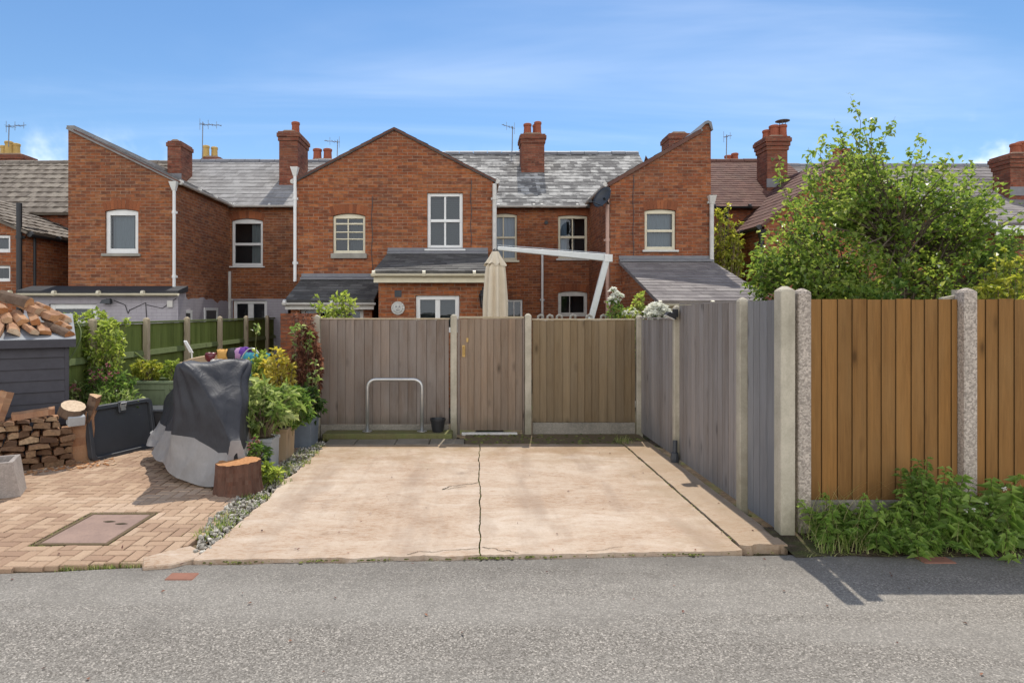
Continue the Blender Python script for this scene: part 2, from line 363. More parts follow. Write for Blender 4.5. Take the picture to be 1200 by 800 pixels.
# concrete
M['post'] = m_conc('smooth_concrete_post', (.50, .45, .35, 1), (.20, .18, .13, 1), stain=.75, low=(.16, .15, .09, 1))
M['post_agg'] = m_conc('pebbly_concrete_post', (.42, .36, .30, 1), (.2, .17, .14, 1), speck=.75, stain=.6, pit=.8, low=(.17, .15, .11, 1))
M['gravelboard'] = m_conc('concrete_gravel_board', (.30, .27, .22, 1), (.10, .095, .075, 1), speck=.3, stain=.8)
def m_slab():
    g = G('stained_concrete_slab', .92, .15); p = g.pos
    flow = g.sv(p, .55, 1.3, 1)
    a = g.noise(flow, 1.1, 9, .68, .9); b = g.noise(flow, 5, 8, .72, .4); f = g.noise(p, 42, 6, .75)
    c = g.ramp(a, [(.36, (.31, .205, .13)), (.45, (.40, .29, .203)), (.54, (.46, .36, .27)), (.63, (.53, .44, .35))])
    c = g.mix(g.math('MULTIPLY', g.gray(b, .48, .66), .7), c, (.325, .205, .125, 1))
    c = g.mix(g.math('MULTIPLY', g.gray(g.noise(g.sv(p, .8, 2.2, 1), 3.1, 8, .75), .55, .68), .6), c, (.55, .47, .39, 1))
    c = g.mix(g.math('MULTIPLY', g.gray(f, .45, .8), .5), c, (.27, .18, .115, 1))
    gr = g.noise(g.sv(p, .6, 1.6, 1), 26, 7, .8); c = g.mix(g.math('MULTIPLY', g.gray(gr, .50, .62), .42), c, (.24, .165, .11, 1)); c = g.mix(g.math('MULTIPLY', g.gray(gr, .48, .34), .38), c, (.58, .48, .38, 1))
    ty = g.noise(g.sv(p, 1.1, .22, 1), 2.3, 5, .6); c = g.mix(g.math('MULTIPLY', g.gray(ty, .5, .66), .5), c, (.26, .19, .14, 1))
    oil = g.gray(g.noise(p, 2.1, 6, .7, .4), .62, .72); c = g.mix(g.math('MULTIPLY', oil, .5), c, (.17, .12, .085, 1))
    pit = g.ramp(g.noise(g.sv(p, .5, 1.4, 1), 15, 5, .7), [(.24, (1, 1, 1)), (.32, (0, 0, 0))])
    c = g.mix(g.math('MULTIPLY', pit, .7), c, (.16, .105, .065, 1))
    x = g.n('SeparateXYZ'); g.put(x.inputs[0], p)
    moss = g.math('ADD', g.math('MULTIPLY', g.math('SUBTRACT', x.outputs[1], 7.5), .45), g.math('MULTIPLY', g.math('SUBTRACT', g.noise(p, 2.4, 6, .7), .5), 2.0))
    c = g.mix(g.math('MULTIPLY', g.gray(moss, .1, 1.0), .75), c, (.24, .155, .07, 1))
    rgt = g.math('ADD', g.math('SUBTRACT', x.outputs[0], 1.6), g.math('MULTIPLY', g.math('SUBTRACT', g.noise(p, 2.8, 7, .72), .5), 2.2))
    c = g.mix(g.math('MULTIPLY', g.gray(rgt, -.35, .7), .6), c, (.31, .23, .15, 1))
    g.col(c); g.bump(g.math('ADD', g.math('SUBTRACT', g.math('MULTIPLY', b, .8), pit), g.math('MULTIPLY', f, .5)), .5, .012); return g.mat
M['slab'] = m_slab()
def m_asphalt():
    g = G('worn_asphalt', .92, .2); p = g.pos
    v = g.vor(p, 120, out='Color'); vd = g.vor(p, 120); sp = g.n('SeparateColor'); g.put(sp.inputs[0], v); n1 = g.noise(p, 75, 5, .75)
    c = g.ramp(sp.outputs[0], [(0, (.105, .094, .079)), (.4, (.195, .178, .153)), (.8, (.265, .243, .21)), (1, (.44, .40, .345))])
    c = g.mix(g.math('MULTIPLY', g.ramp(n1, [(.32, (1, 1, 1)), (.48, (0, 0, 0))]), .68), c, (.055, .05, .044, 1))
    c = g.mix(g.math('MULTIPLY', g.gray(n1, .58, .75), .5), c, (.42, .395, .35, 1))
    lane = g.noise(g.sv(p, .12, 1.1, 1), 1.4, 5, .6); c = g.mix(g.math('MULTIPLY', g.gray(lane, .42, .56), .4), c, (.28, .262, .23, 1))
    c = g.mix(g.math('MULTIPLY', g.gray(g.noise(p, 2.2, 6, .7), .5, .72), .4), c, (.13, .118, .102, 1))
    x = g.n('SeparateXYZ'); g.put(x.inputs[0], p)                 # grime gathers along the verge of the lane
    ed = g.math('ADD', g.math('SUBTRACT', x.outputs[1], 4.35), g.math('MULTIPLY', g.math('SUBTRACT', g.noise(p, 3, 6, .7), .5), .9))
    c = g.mix(g.math('MULTIPLY', g.gray(ed, .0, .7), .65), c, (.10, .09, .078, 1))
    g.col(c); g.bump(g.math('ADD', g.math('MULTIPLY', vd, -.7), n1), .55, .006); return g.mat
M['asphalt'] = m_asphalt()
def m_soil():
    g = G('dark_soil', .95, .1); p = g.pos
    n = g.noise(p, 9, 6, .7); c = g.ramp(n, [(.3, (.035, .026, .018)), (.55, (.09, .066, .045)), (.75, (.17, .13, .09))]); c = g.mix(g.gray(g.noise(p, 1.5, 5, .7), .5, .65), c, (.07, .085, .025, 1)); g.col(c)
    g.bump(g.noise(p, 30, 5, .7), .8, .03); return g.mat
M['soil'] = m_soil()
M['moss'] = m_tint('moss', [(0, (.05, .06, .015)), (.5, (.14, .15, .04)), (1, (.24, .24, .08))], .95, .1)
M['crackdirt'] = m_plain('crack_dirt', (.05, .042, .025, 1), .95, .1, .4)
def m_paver():
    g = G('block_paver', .92, .2); p = g.pos; t = g.tint()
    c = g.ramp(t, [(0, (.30, .195, .13)), (.35, (.37, .25, .165)), (.7, (.43, .305, .205)), (1, (.49, .36, .255))])
    n = g.noise(p, 75, 4, .7); c = g.mix(g.math('MULTIPLY', g.gray(n, .42, .75), .4), c, (.17, .11, .08, 1))
    c = g.mix(g.math('MULTIPLY', g.gray(g.noise(p, 2.3, 6, .7), .52, .75), .4), c, (.24, .165, .11, 1))
    c = g.mix(g.math('MULTIPLY', g.gray(g.noise(p, 6, 6, .7), .6, .75), .3), c, (.52, .43, .34, 1))
    g.col(c); g.bump(n, .4, .005); return g.mat
M['paver'] = m_paver()
M['ironcover'] = m_conc('mauve_brown_infill', (.31, .215, .17, 1), (.13, .09, .08, 1), stain=.5)
M['pebble'] = m_tint('white_pebbles', [(0, (.12, .11, .085)), (.5, (.32, .29, .24)), (1, (.6, .56, .48))], .8, .3)
def m_fabric(name, col, rough=.55):
    g = G(name, rough, .4); p = g.pos
    def ridge(sc_, d): return g.math('POWER', g.math('SUBTRACT', 1.0, g.math('ABSOLUTE', g.math('MULTIPLY', g.math('SUBTRACT', g.noise(g.sv(p, 1.5, 1.0, .5), sc_, 3, .5, d), .5), 2.0))), 6.0)
    h = g.math('ADD', g.math('MULTIPLY', ridge(3.5, .8), 1.0), g.math('MULTIPLY', ridge(9, .5), .45))
    dust = g.gray(g.noise(p, 4, 6, .7), .45, .75); c = g.mix(g.math('MULTIPLY', dust, .3), col, tuple(min(1, k * 1.9 + .02) for k in col[:3])); g.col(c)
    g.bump(h, .25, .009); return g.mat
M['cover_black'] = m_fabric('black_nylon', (.020, .021, .026, 1), .55)
M['cover_silver'] = m_fabric('silver_nylon', (.22, .212, .205, 1), .5)
M['rubber'] = m_plain('tyre_rubber', (.02, .02, .02, 1), .8, .2, .2)
M['canvas'] = m_plain('cream_canvas', (.66, .57, .43, 1), .9, .1, .2)
M['teal'] = m_plain('teal_cloth', (.03, .2, .25, 1), .85, .2, .3)
M['darkcloth'] = m_plain('charcoal_cloth', (.05, .05, .05, 1), .9, .1, .2)
M['purple'] = m_plain('purple_cloth', (.14, .05, .28, 1), .85, .1, .2)
M['lilac'] = m_plain('lilac_cloth', (.45, .25, .42, 1), .85, .1, .2)
M['orange'] = m_plain('orange_cloth', (.6, .33, .1, 1), .85, .1, .3)
M['maroon'] = m_plain('maroon_glaze', (.14, .02, .03, 1), .3, .5, .2)
M['mossdirt'] = m_tint('mossy_dirt', [(0, (.10, .075, .045)), (1, (.2, .15, .09))], .95, .1)
M['flag'] = m_conc('weathered_flagstone', (.26, .22, .165, 1), (.12, .10, .07, 1), stain=.7)
M['whitestone'] = m_plain('white_shell', (.7, .66, .6, 1), .7, .3, .3)
M['greystone'] = m_conc('grey_stone_trough', (.33, .29, .26, 1), (.17, .15, .135, 1), speck=.25)
M['greypanel'] = m_conc('pale_grey_panel', (.40, .41, .41, 1), (.24, .24, .24, 1))
M['zinc'] = m_plain('blue_grey_zinc', (.16, .19, .23, 1), .5, .4, .5)
M['redbrickbit'] = m_plain('worn_red_brick', (.27, .13, .09, 1), .9, .2, .4, scale=14)
M['plaque'] = m_plain('pale_stone_plaque', (.55, .54, .5, 1), .8, .3, .5, scale=25)
# leaves
M['l_tree'] = m_leaf('birch_leaf', [(0, (.07, .125, .028)), (.4, (.17, .26, .055)), (.75, (.30, .38, .085)), (1, (.50, .52, .17))], .55)
M['l_dark'] = m_leaf('dark_leaf', [(0, (.018, .04, .012)), (1, (.06, .11, .025))], .3)
M['l_gold'] = m_leaf('golden_leaf', [(0, (.14, .18, .03)), (.5, (.32, .36, .06)), (1, (.56, .54, .12))], .5)
M['l_yellow'] = m_leaf('yellow_variegated_leaf', [(0, (.2, .18, .03)), (.5, (.52, .46, .08)), (1, (.72, .64, .2))], .5)
M['l_lime'] = m_leaf('lime_leaf', [(0, (0.105, 0.165, 0.030)), (.5, (0.285, 0.375, 0.075)), (1, (0.570, 0.630, 0.180))], 0.5)
M['l_rust'] = m_leaf('rusty_foliage', [(0, (0.075, 0.038, 0.027)), (.6, (0.210, 0.093, 0.060)), (1, (0.420, 0.210, 0.120))], 0.3)
M['l_mid'] = m_leaf('mid_green_leaf', [(0, (0.054, 0.108, 0.025)), (.5, (0.134, 0.234, 0.054)), (1, (0.306, 0.414, 0.108))], 0.5)
M['l_pale'] = m_leaf('pale_edged_leaf', [(0, (0.102, 0.174, 0.043)), (.5, (0.232, 0.319, 0.087)), (1, (0.522, 0.580, 0.261))], 0.5)
M['l_weed'] = m_leaf('weed_leaf', [(0, (0.081, 0.149, 0.030)), (.5, (0.189, 0.311, 0.068)), (1, (0.365, 0.486, 0.135))], 0.55)
M['l_grass'] = m_leaf('grass_blade', [(0, (0.118, 0.185, 0.042)), (.6, (0.252, 0.336, 0.084)), (1, (0.554, 0.504, 0.235))], 0.45)
M['f_white'] = m_leaf('white_petal', [(0, (.6, .6, .5)), (1, (.85, .85, .78))], .3)
M['f_pink'] = m_leaf('pink_petal', [(0, (.4, .1, .14)), (1, (.65, .35, .35))], .3)
# ------------------------------------------------------------------ house kit
DM, DW, DR = 18.3, 15.0, 15.5            # main rear wall, left/middle wing fronts, right wing front
YR = 21.3                                # ridge line of the terrace
def arc_outline(x0, x1, z0, z1, rise, n=8):
    if rise <= 0: return [(x0, z0), (x1, z0), (x1, z1), (x0, z1)]
    w = (x1 - x0) / 2; Rr = (w * w + rise * rise) / (2 * rise); cz = z1 - Rr; cx = (x0 + x1) / 2
    a0 = math.asin(w / Rr)
    top = [(cx + Rr * math.sin(a0 - 2 * a0 * k / n), cz + Rr * math.cos(a0 - 2 * a0 * k / n)) for k in range(n + 1)]
    return [(x0, z0), (x1, z0)] + top
class Win:
    def __init__(s, p0, p1, q0, q1, d, rise=0, **kw):
        s.x0, s.x1, s.z1, s.z0, s.d, s.rise, s.kw = X(p0, d), X(p1, d), Z(q0, d), Z(q1, d), d, rise, kw
    def outline(s): return arc_outline(s.x0, s.x1, s.z0, s.z1, s.rise)
    def build(s, house):
        k = s.kw; y = s.d; fw = k.get('fw', .06); x0, x1, z0, z1 = s.x0 + .004, s.x1 - .004, s.z0 + .004, s.z1 - .004
        zt = z1 - s.rise; f = MB(); ya, yb = y + .05, y + .12
        f.box(x0, x0 + fw, ya, yb, z0, zt); f.box(x1 - fw, x1, ya, yb, z0, zt)
        f.box(x0 + fw, x1 - fw, ya, yb, z0, z0 + fw * 1.25)
        top = arc_outline(x0, x1, zt - .001, z1, s.rise)[2:] if s.rise else None
        if s.rise: f.prism_y([(x0, zt - fw)] + [(x1, zt - fw)] + top, ya - .002, yb + .002)
        else: f.box(x0 + fw, x1 - fw, ya, yb, zt - fw, zt)
        zi0, zi1 = z0 + fw * 1.25, zt - fw; w = x1 - x0 - 2 * fw
        for a in k.get('h', ()):                              # transoms
            zz = zi0 + (zi1 - zi0) * a[0]; f.box(x0 + fw, x1 - fw, ya + .008 - .02 * (a[1] > .04), yb - .01, zz - a[1] / 2, zz + a[1] / 2)
        for a in k.get('v', ()):
            xx = x0 + fw + w * a[0]; f.box(xx - a[1] / 2, xx + a[1] / 2, ya + .011, yb - .014, zi0, zi1)
        mat = k.get('mat', M['white'])
        fr = f.build('window', mat, house, bevel=.006)
        p = MB(); p.poly([(x0 + fw, ya + .045, zi0), (x1 - fw, ya + .045, zi0), (x1 - fw, ya + .045, zi1), (x0 + fw, ya + .045, zi1)])
        p.build('pane', M['glass'], fr)
        if k.get('sill', 1):
            b = MB(); e = k.get('sill_w', .06); b.box(s.x0 - e, s.x1 + e, y - .06, y + .05, s.z0 - k.get('sill_h', .06), s.z0)
            b.build('sill', k.get('sill_mat', M['stone']), fr, bevel=.008)
        for c in k.get('curt', ()):                           # (from, to, material, slats)
            cb = MB(); xa, xb = x0 + fw + w * c[0], x0 + fw + w * c[1]; za = zi0 + (zi1 - zi0) * (c[4] if len(c) > 4 else 0); yy = yb + .08
            if c[3]:
                nn = int((zi1 - za) / .05)
                for j in range(nn): z = za + .05 * j; cb.poly([(xa, yy - .012, z), (xb, yy - .012, z), (xb, yy + .012, z + .047), (xa, yy + .012, z + .047)])
                cb.build('blind', c[2], fr)
            else:
                nn = max(6, int((xb - xa) / .02)); pr = None
                for j in range(nn + 1):
                    xx = xa + (xb - xa) * j / nn; i = cb.add([(xx, yy + .02 * math.sin(j * 1.3), za), (xx, yy + .02 * math.sin(j * 1.3), zi1)])
                    if pr is not None: cb.face((pr, i, i + 1, pr + 1))
                    pr = i
                cb.build('curtain', c[2], fr, smooth=True)
        return fr
def arch_bricks(mb, w, n=None, h=.215, m=1):
    "ring of brick-on-end voussoirs over an opening, 4 mm proud of the wall"
    x0, x1 = w.x0 - .02, w.x1 + .02; rise = max(w.rise, .001); hw = (x1 - x0) / 2; cx = (x0 + x1) / 2
    Rr = (hw * hw + rise * rise) / (2 * rise); zt = w.z1; cz = zt - Rr; a0 = math.asin(min(1, hw / Rr)); n = n or int((x1 - x0) / .078)
    for k in range(n):
        a, b = -a0 + 2 * a0 * (k + .06) / n, -a0 + 2 * a0 * (k + .94) / n
        q = [(cx + Rr * math.sin(a), cz + Rr * math.cos(a)), (cx + Rr * math.sin(b), cz + Rr * math.cos(b)),
             (cx + (Rr + h) * math.sin(b), cz + (Rr + h) * math.cos(b)), (cx + (Rr + h) * math.sin(a), cz + (Rr + h) * math.cos(a))]
        mb.prism_y(q, w.d - .004, w.d + .03, m, U(.1, .95))
def wall_front(mb, outer, y, wins, m=0, dark=2, arches=True):
    mb.plane_holes(outer, [w.outline() for w in wins], lambda a, b: V((a, y, b)), m)
    for w in wins:
        o = w.outline(); n = len(o)
        for k in range(n):
            (a, b), (c, e) = o[k], o[(k + 1) % n]
            mb.poly([(a, y, b), (c, y, e), (c, y + .125, e), (a, y + .125, b)], m)
        x0, x1, z0, z1 = w.x0 - .3, w.x1 + .3, w.z0 - .2, w.z1 + .2; ya, yb = y + .13, y + .9
        for q in ([(x0, yb, z0), (x1, yb, z0), (x1, yb, z1), (x0, yb, z1)], [(x0, ya, z0), (x0, yb, z0), (x0, yb, z1), (x0, ya, z1)], [(x1, ya, z0), (x1, yb, z0), (x1, yb, z1), (x1, ya, z1)],
                  [(x0, ya, z0), (x1, ya, z0), (x1, yb, z0), (x0, yb, z0)], [(x0, ya, z1), (x1, ya, z1), (x1, yb, z1), (x0, yb, z1)]): mb.poly(q, dark)
        if arches and w.rise > 0: arch_bricks(mb, w)
def side_wall(mb, x, y0, y1, zb, zt0, zt1, m=0):
    mb.poly([(x, y0, zb), (x, y1, zb), (x, y1, zt1), (x, y0, zt0)], m)
def courses(mb, eL, eR, rR, rL, n, step=.012, sw=.28, m=0, thick=.06, wave=0):
    "overlapping slates or tiles: n rows from the eaves edge eL-eR up to rL-rR, every slate its own tinted face"
    eL, eR, rR, rL = V(eL), V(eR), V(rR), V(rL); nrm = (eR - eL).cross(rL - eL).normalized()
    if nrm.z < 0: nrm = -nrm
    for i in range(n):
        a, b = i / n, min(1.0, (i + 1.12) / n)
        A, B, C, D = eL.lerp(rL, a), eR.lerp(rR, a), eR.lerp(rR, b), eL.lerp(rL, b)
        k = max(1, int(round((B - A).length / sw))); o = .5 / k if i % 2 else 0
        cuts = sorted({0, 1} | {min(1, max(0, j / k + o)) for j in range(k + 1)})
        for u, w in zip(cuts, cuts[1:]):
            if w - u < 1e-4: continue
            t = U(0, 1); s1 = step * (1 + U(-.25, .35)); sl = nrm * s1; g = .006 * (w - u)
            p = [A.lerp(B, u + g) + sl, A.lerp(B, w - g) + sl, D.lerp(C, w - g) + nrm * .002, D.lerp(C, u + g) + nrm * .002]
            if wave:
                q = 6; pr = None
                for j in range(q + 1):
                    f = j / q; lift = nrm * (wave * max(0, math.sin(f * math.pi * 2)) ** 1.0)
                    ii = mb.add([p[0].lerp(p[1], f) + lift, p[3].lerp(p[2], f) + lift, p[0].lerp(p[1], f) - sl])
                    if pr is not None: mb.face((pr, ii, ii + 1, pr + 1), m, t); mb.face((pr + 2, ii + 2, ii, pr), m, t * .5)
                    pr = ii
            else:
                mb.poly(p, m, t); mb.poly([p[0] - sl, p[1] - sl, p[1], p[0]], m, t * .4)
                if sw < .6: mb.poly([p[1], p[1] - sl, p[2] - nrm * .001, p[2]], m, t * .4)
    lo = nrm * thick
    mb.hexa([eL - lo, eR - lo, rR - lo, rL - lo], [eL - nrm * .001, eR - nrm * .001, rR - nrm * .001, rL - nrm * .001], m, .3)
def chimney(house, x0, x1, y0, y1, zb, zt, pots, corbel=2, mat='brick_chim', potm='redpot', flash=True, cowl=None):
    c = MB(); zc = zt - .12 * corbel - .05
    c.box(x0, x1, y0, y1, zb, zc)
    for k in range(corbel):
        e = .03 * (k + 1); c.box(x0 - e, x1 + e, y0 - e, y1 + e, zc + .12 * k, zc + .12 * (k + 1))
    e = .03 * max(0, corbel - 1); c.box(x0 - e, x1 + e, y0 - e, y1 + e, zc + .12 * corbel, zt)
    c.prism_y([(x0 + .05, zt), (x1 - .05, zt), (x1 - .14, zt + .06), (x0 + .14, zt + .06)], y0 + .05, y1 - .05, 1)
    ch = c.build('chimney', [M[mat], M['mortar']], house, bevel=.008)
    if flash:
        f = MB(); f.box(x0 - .02, x1 + .02, y0 - .02, y0 - .004, zb + flash - .1, zb + flash + .16); f.build('flashing', M['lead'], ch)
    for k, p in enumerate(pots):
        px, py, h, r = p[:4]; b = MB()
        b.lathe((px, py, zt + .03), [(r * 1.12, 0), (r * 1.1, .06), (r, .09), (r * .93, h - .1), (r * 1.08, h - .08), (r * 1.08, h - .02), (r * .85, h), (r * .7, h - .05)], 14)
        po = b.build('chimney_pot', M[p[4] if len(p) > 4 else potm], ch, smooth=False)
        if cowl == k:
            w = MB(); w.lathe((px, py, zt + h + .14), [(.02, .05), (r * 1.7, .015), (r * 1.75, 0), (r * 1.4, -.01)], 14)
            for q in range(3): an = q * 2.1; w.tube([(px + r * .8 * math.cos(an), py + r * .8 * math.sin(an), zt + h - .02), (px + r * .8 * math.cos(an), py + r * .8 * math.sin(an), zt + h + .15)], .012, 5)
            w.build('cowl', M['lead'], ch)
    return ch
def downpipe(house, x, y, z0, z1, mat='white', r=.04, hopper=False, swan=None, name='downpipe'):
    b = MB(); path = [(x, y, z0), (x, y, z1)]
    if swan: path += [(x + swan[0] * .3, y + swan[1] * .3, z1 + swan[2] * .5), (x + swan[0], y + swan[1], z1 + swan[2])]
    b.tube(path, r, 10)
    for z in [z0 + .4 + 1.5 * k for k in range(int(max(0, (z1 - z0 - .5) / 1.5)) + 1)]: b.tube([(x, y, z), (x, y, z + .07)], r * 1.25, 10); b.box(x - r * 1.7, x + r * 1.7, y + r * .4, y + r * 1.2, z + .01, z + .06)
    if hopper: b.hexa([(x - r, y - r, z1 - .2), (x + r, y - r, z1 - .2), (x + r, y + r, z1 - .2), (x - r, y + r, z1 - .2)], [(x - .09, y - .1, z1), (x + .09, y - .1, z1), (x + .09, y + .05, z1), (x - .09, y + .05, z1)])
    return b.build(name, M[mat], house, smooth=False)
def gutter(house, p0, p1, mat='white', r=.055, h=None):
    p0, p1 = V(p0), V(p1); d = (p1 - p0).normalized(); s = d.cross(V((0, 0, 1))).normalized(); b = MB(); n = 8; pr = None
    prof = [(math.cos(math.pi + math.pi * k / n) * r, math.sin(math.pi + math.pi * k / n) * r) for k in range(n + 1)] + [(r * .86, 0)] + [(math.cos(-math.pi * k / n) * r * .86, math.sin(-math.pi * k / n) * r * .86) for k in range(1, n + 1)]
    for q in (p0, p1):
        i = b.add([q + s * a + V((0, 0, c)) for a, c in prof])
        if pr is not None:
            for k in range(len(prof)): k2 = (k + 1) % len(prof); b.face((pr + k, pr + k2, i + k2, i + k))
        b.face(range(i, i + len(prof))); pr = i
    L = (p1 - p0).length
    for k in range(int(L / 1.0) + 1):
        q = p0 + d * min(L - .05, k * 1.0 + .05); b.tube([q - d * .03, q + d * .03], r * 1.15, 8)
    return b.build('gutter', M[mat], house)
def shell(mb, x0, x1, y0, ze, zr, yr=YR, m=0, left=True, right=True):
    "back wall and party walls of a gabled main range whose front wall is built separately"
    yb = 2 * yr - y0
    mb.poly([(x0, yb, -.2), (x1, yb, -.2), (x1, yb, ze), (x0, yb, ze)], m)
    for x in ([x0] if left else []) + ([x1] if right else []): mb.poly([(x, y0, -.2), (x, yb, -.2), (x, yb, ze), (x, yr, zr), (x, y0, ze)], m)
def main_roof(house, x0, x1, ze, zr, mat, n=15, sw=.23, yr=YR, step=.014, ov=.18, wave=0, ridge='lead', lower_to=None, mm=None):
    s = (zr - ze) / (yr - DM); b = MB(); y0 = DM - ov; z0 = ze - s * ov + .06
    courses(b, (x0, y0, z0), (x1, y0, z0), (x1, yr, zr + .06), (x0, yr, zr + .06), n, step, sw, wave=wave)
    courses(b, (x1, 2 * yr - y0, z0), (x0, 2 * yr - y0, z0), (x0, yr, zr + .06), (x1, yr, zr + .06), n, step, .9)
    r = b.build('roof', M[mat], house)
    q = MB(); L = x1 - x0; k = max(1, int(L / .45))
    for j in range(k):
        a, c = x0 + L * j / k, x0 + L * (j + .97) / k; zz = zr + .055 + U(-.008, .008)
        q.prism_x([(yr - .14, zz - .06), (yr - .1, zz + .03), (yr, zz + .075), (yr + .1, zz + .03), (yr + .14, zz - .06)], a, c)
    q.build('ridge_tiles', M[ridge], r)
    return r
WALLM = lambda k='brick': [M[k], M['arch'], M['room']]
ZE = 4.95
# -------------------------------------------------------------- left house (lean-to-roofed wing, lilac extension)
hl = root('terraced_house', 'brick house with a single pitch rear wing above a lilac painted ground floor', 'house', (-7.2, DM, 0), 'brick terraced houses')
wx0, wx1, we, wt = X(80, DW), X(207, DW), Z(213, DW), Z(152, DW)
w1 = Win(123, 162, 245, 297, DW, .05, fw=.09, sill_h=.07, sill_mat=M['stone'], curt=((0, .84, M['blind_pale'], 0), (.88, 1, M['curtain'], 0)))
w2 = Win(271.5, 308, 256, 312, DM, .07, fw=.07, h=((.48, .07),), curt=((.6, 1, M['curtain'], 0),), sill=1, sill_h=.04, sill_mat=M['white'])
b = MB(); wall_front(b, [(wx0, -.2), (wx1, -.2), (wx1, we), (X(88, DW), wt), (wx0, wt)], DW, [w1])
side_wall(b, wx1, DW, DM, -.2, we, we); b.poly([(wx0, DW, -.2), (wx0, 20.3, -.2), (wx0, 20.3, wt), (wx0, DW, wt)])
b.build('wing_wall', WALLM('brick_brown'), hl)
xm = X(346, DM)
french = Win(273, 313, 352, 402, DM, 0, fw=.09, v=((.5, .16),), sill=0)
b = MB(); wall_front(b, [(wx1, -.2), (-4.1, -.2), (-4.1, ZE), (wx1, ZE)], DM, [w2, french]); shell(b, wx0, -4.1, DM, ZE, 6.84)
b.build('rear_wall', WALLM('brick_brown'), hl)
for w in (w1, w2, french): w.build(hl)
main_roof(hl, wx0 - .0, -4.1, ZE, 6.84, 'slate_pale', 13)
b = MB(); courses(b, (wx1 + .1, DM + .3, we), (wx1 + .1, DW - .05, we), (wx0, DW - .05, wt + .06), (wx0, 20.6, wt + .06), 10, .012)
b.box(wx0 - .02, X(88, DW), DW - .03, 20, wt + .0, wt + .09)
b.build('wing_roof', M['slate_pale'], hl)
b = MB(); e = .05; b.hexa([(wx1 + .1, DW - .06, we - .03), (X(88, DW), DW - .06, wt - .03), (X(88, DW), DW - .001, wt - .03), (wx1 + .1, DW - .001, we - .03)], [(wx1 + .1, DW - .06, we - .0), (X(88, DW), DW - .06, wt + .0), (X(88, DW), DW - .001, wt + .0), (wx1 + .1, DW - .001, we - .0)])
b.build('verge_board', M['tile_brown'], hl)
gutter(hl, (wx1 + .1, DW - .05, we - .02), (wx1 + .1, DM - .02, we - .02), 'dirtywhite'); gutter(hl, (wx1 + .15, DM - .2, ZE - .05), (-4.15, DM - .2, ZE - .05), 'dirtywhite')
downpipe(hl, wx1 - .03, DW - .06, Z(346, DW), we - .02, 'white', .037, True)
downpipe(hl, X(269, 18.2), 18.2, 0.3, Z(318, 18.2), 'dirtywhite', .045)
chimney(hl, X(196, 19.3), X(212, 19.3), 19.3, 20.1, 4.9, Z(165, 19.3), [], 1)
chimney(hl, X(327, 19.3), X(349, 19.3), 19.3, 20.5, 5.0, Z(154, 19.3), [(X(347, 19.8), 19.75, .38, .12)], 2, flash=.55)
chimney(hl, X(237, 22.5), X(258, 22.5), 22.5, 23.1, 5.5, Z(184, 22.5), [(X(243, 22.8), 22.7, .42, .11, 'yellowpipe'), (X(250, 22.8), 22.9, .42, .11, 'yellowpipe')], 1, flash=False)
chimney(hl, X(364, 22.5), X(391, 22.5), 22.5, 23.1, 5.5, Z(187, 22.5), [(X(372, 22.8), 22.8, .42, .15), (X(384, 22.8), 22.8, .42, .15)], 1, flash=False)
# lilac ground floor: extension in front and painted band on the walls beside it
EY = 14.6
we1 = Win(57, 113.5, 356, 382, EY, 0, fw=.11, sill=0, curt=((0, 1, M['blind'], 0),)); we2 = Win(205.5 - 40, 220 - 40, 362, 402, EY, 0, fw=.05, sill=0)
xe0, xe1 = X(28, EY), wx1 + .22
b = MB(); b.plane_holes([(xe0, -.2), (xe1, -.2), (xe1, 2.3), (xe0, 2.3)], [we1.outline()], lambda a, c: V((a, EY, c)))
o = we1.outline()
for k in range(4): (a, c), (e, f) = o[k], o[(k + 1) % 4]; b.poly([(a, EY, c), (e, EY, f), (e, EY + .12, f), (a, EY + .12, c)])
b.poly([(xe1, EY, -.2), (xe1, DW, -.2), (xe1, DW, 2.5), (xe1, EY, 2.3)]); b.poly([(xe0, EY, -.2), (xe0, DM, -.2), (xe0, DM, 2.5), (xe0, EY, 2.3)])
b.poly([(we1.x0 - .2, EY + .3, 1), (we1.x1 + .2, EY + .3, 1), (we1.x1 + .2, EY + .3, 2.25), (we1.x0 - .2, EY + .3, 2.25)], 1)
b.build('extension_wall', [M['paintbrick'], M['room']], hl); we1.build(hl)
b = MB(); b.hexa([(xe0 - .1, EY - .12, 2.31), (xe1 + .05, EY - .12, 2.31), (xe1 + .05, DW - .003, 2.36), (xe0 - .1, DW - .003, 2.36)], [(xe0 - .1, EY - .12, 2.37), (xe1 + .05, EY - .12, 2.37), (xe1 + .05, DW - .003, 2.50), (xe0 - .1, DW - .003, 2.50)])
b.box(xe0 - .1, wx0 - .003, DW - .003, DM - .003, 2.36, 2.47)
b.build('extension_roof', M['felt'], hl); gutter(hl, (xe0 - .25, EY - .17, 2.31), (xe1 + .08, EY - .17, 2.31), 'cream', .06)
door = Win(240, 258, 355, 400, 17.2, 0)
b = MB(); n = 22; top = [(DW + (DM - DW) * k / n, Z(347, DW) + .03 * U(-1, 1) + .10 * noise.noise((k * .35, 3, 0)) - .08 * k / n) for k in range(n + 1)]
b.plane_holes([(DW, -.2), (DM - .006, -.2)] + [(min(y, DM - .006), z) for y, z in reversed(top)], [], lambda a, c: V((wx1 + .006, a, c)))
b.plane_holes([(wx1 + .006, -.2), (xm, -.2), (xm, Z(350, DM)), (wx1 + .006, Z(350, DM))], [french.outline()], lambda a, c: V((a, DM - .006, c)))
b.build('painted_band', M['paintbrick'], hl)
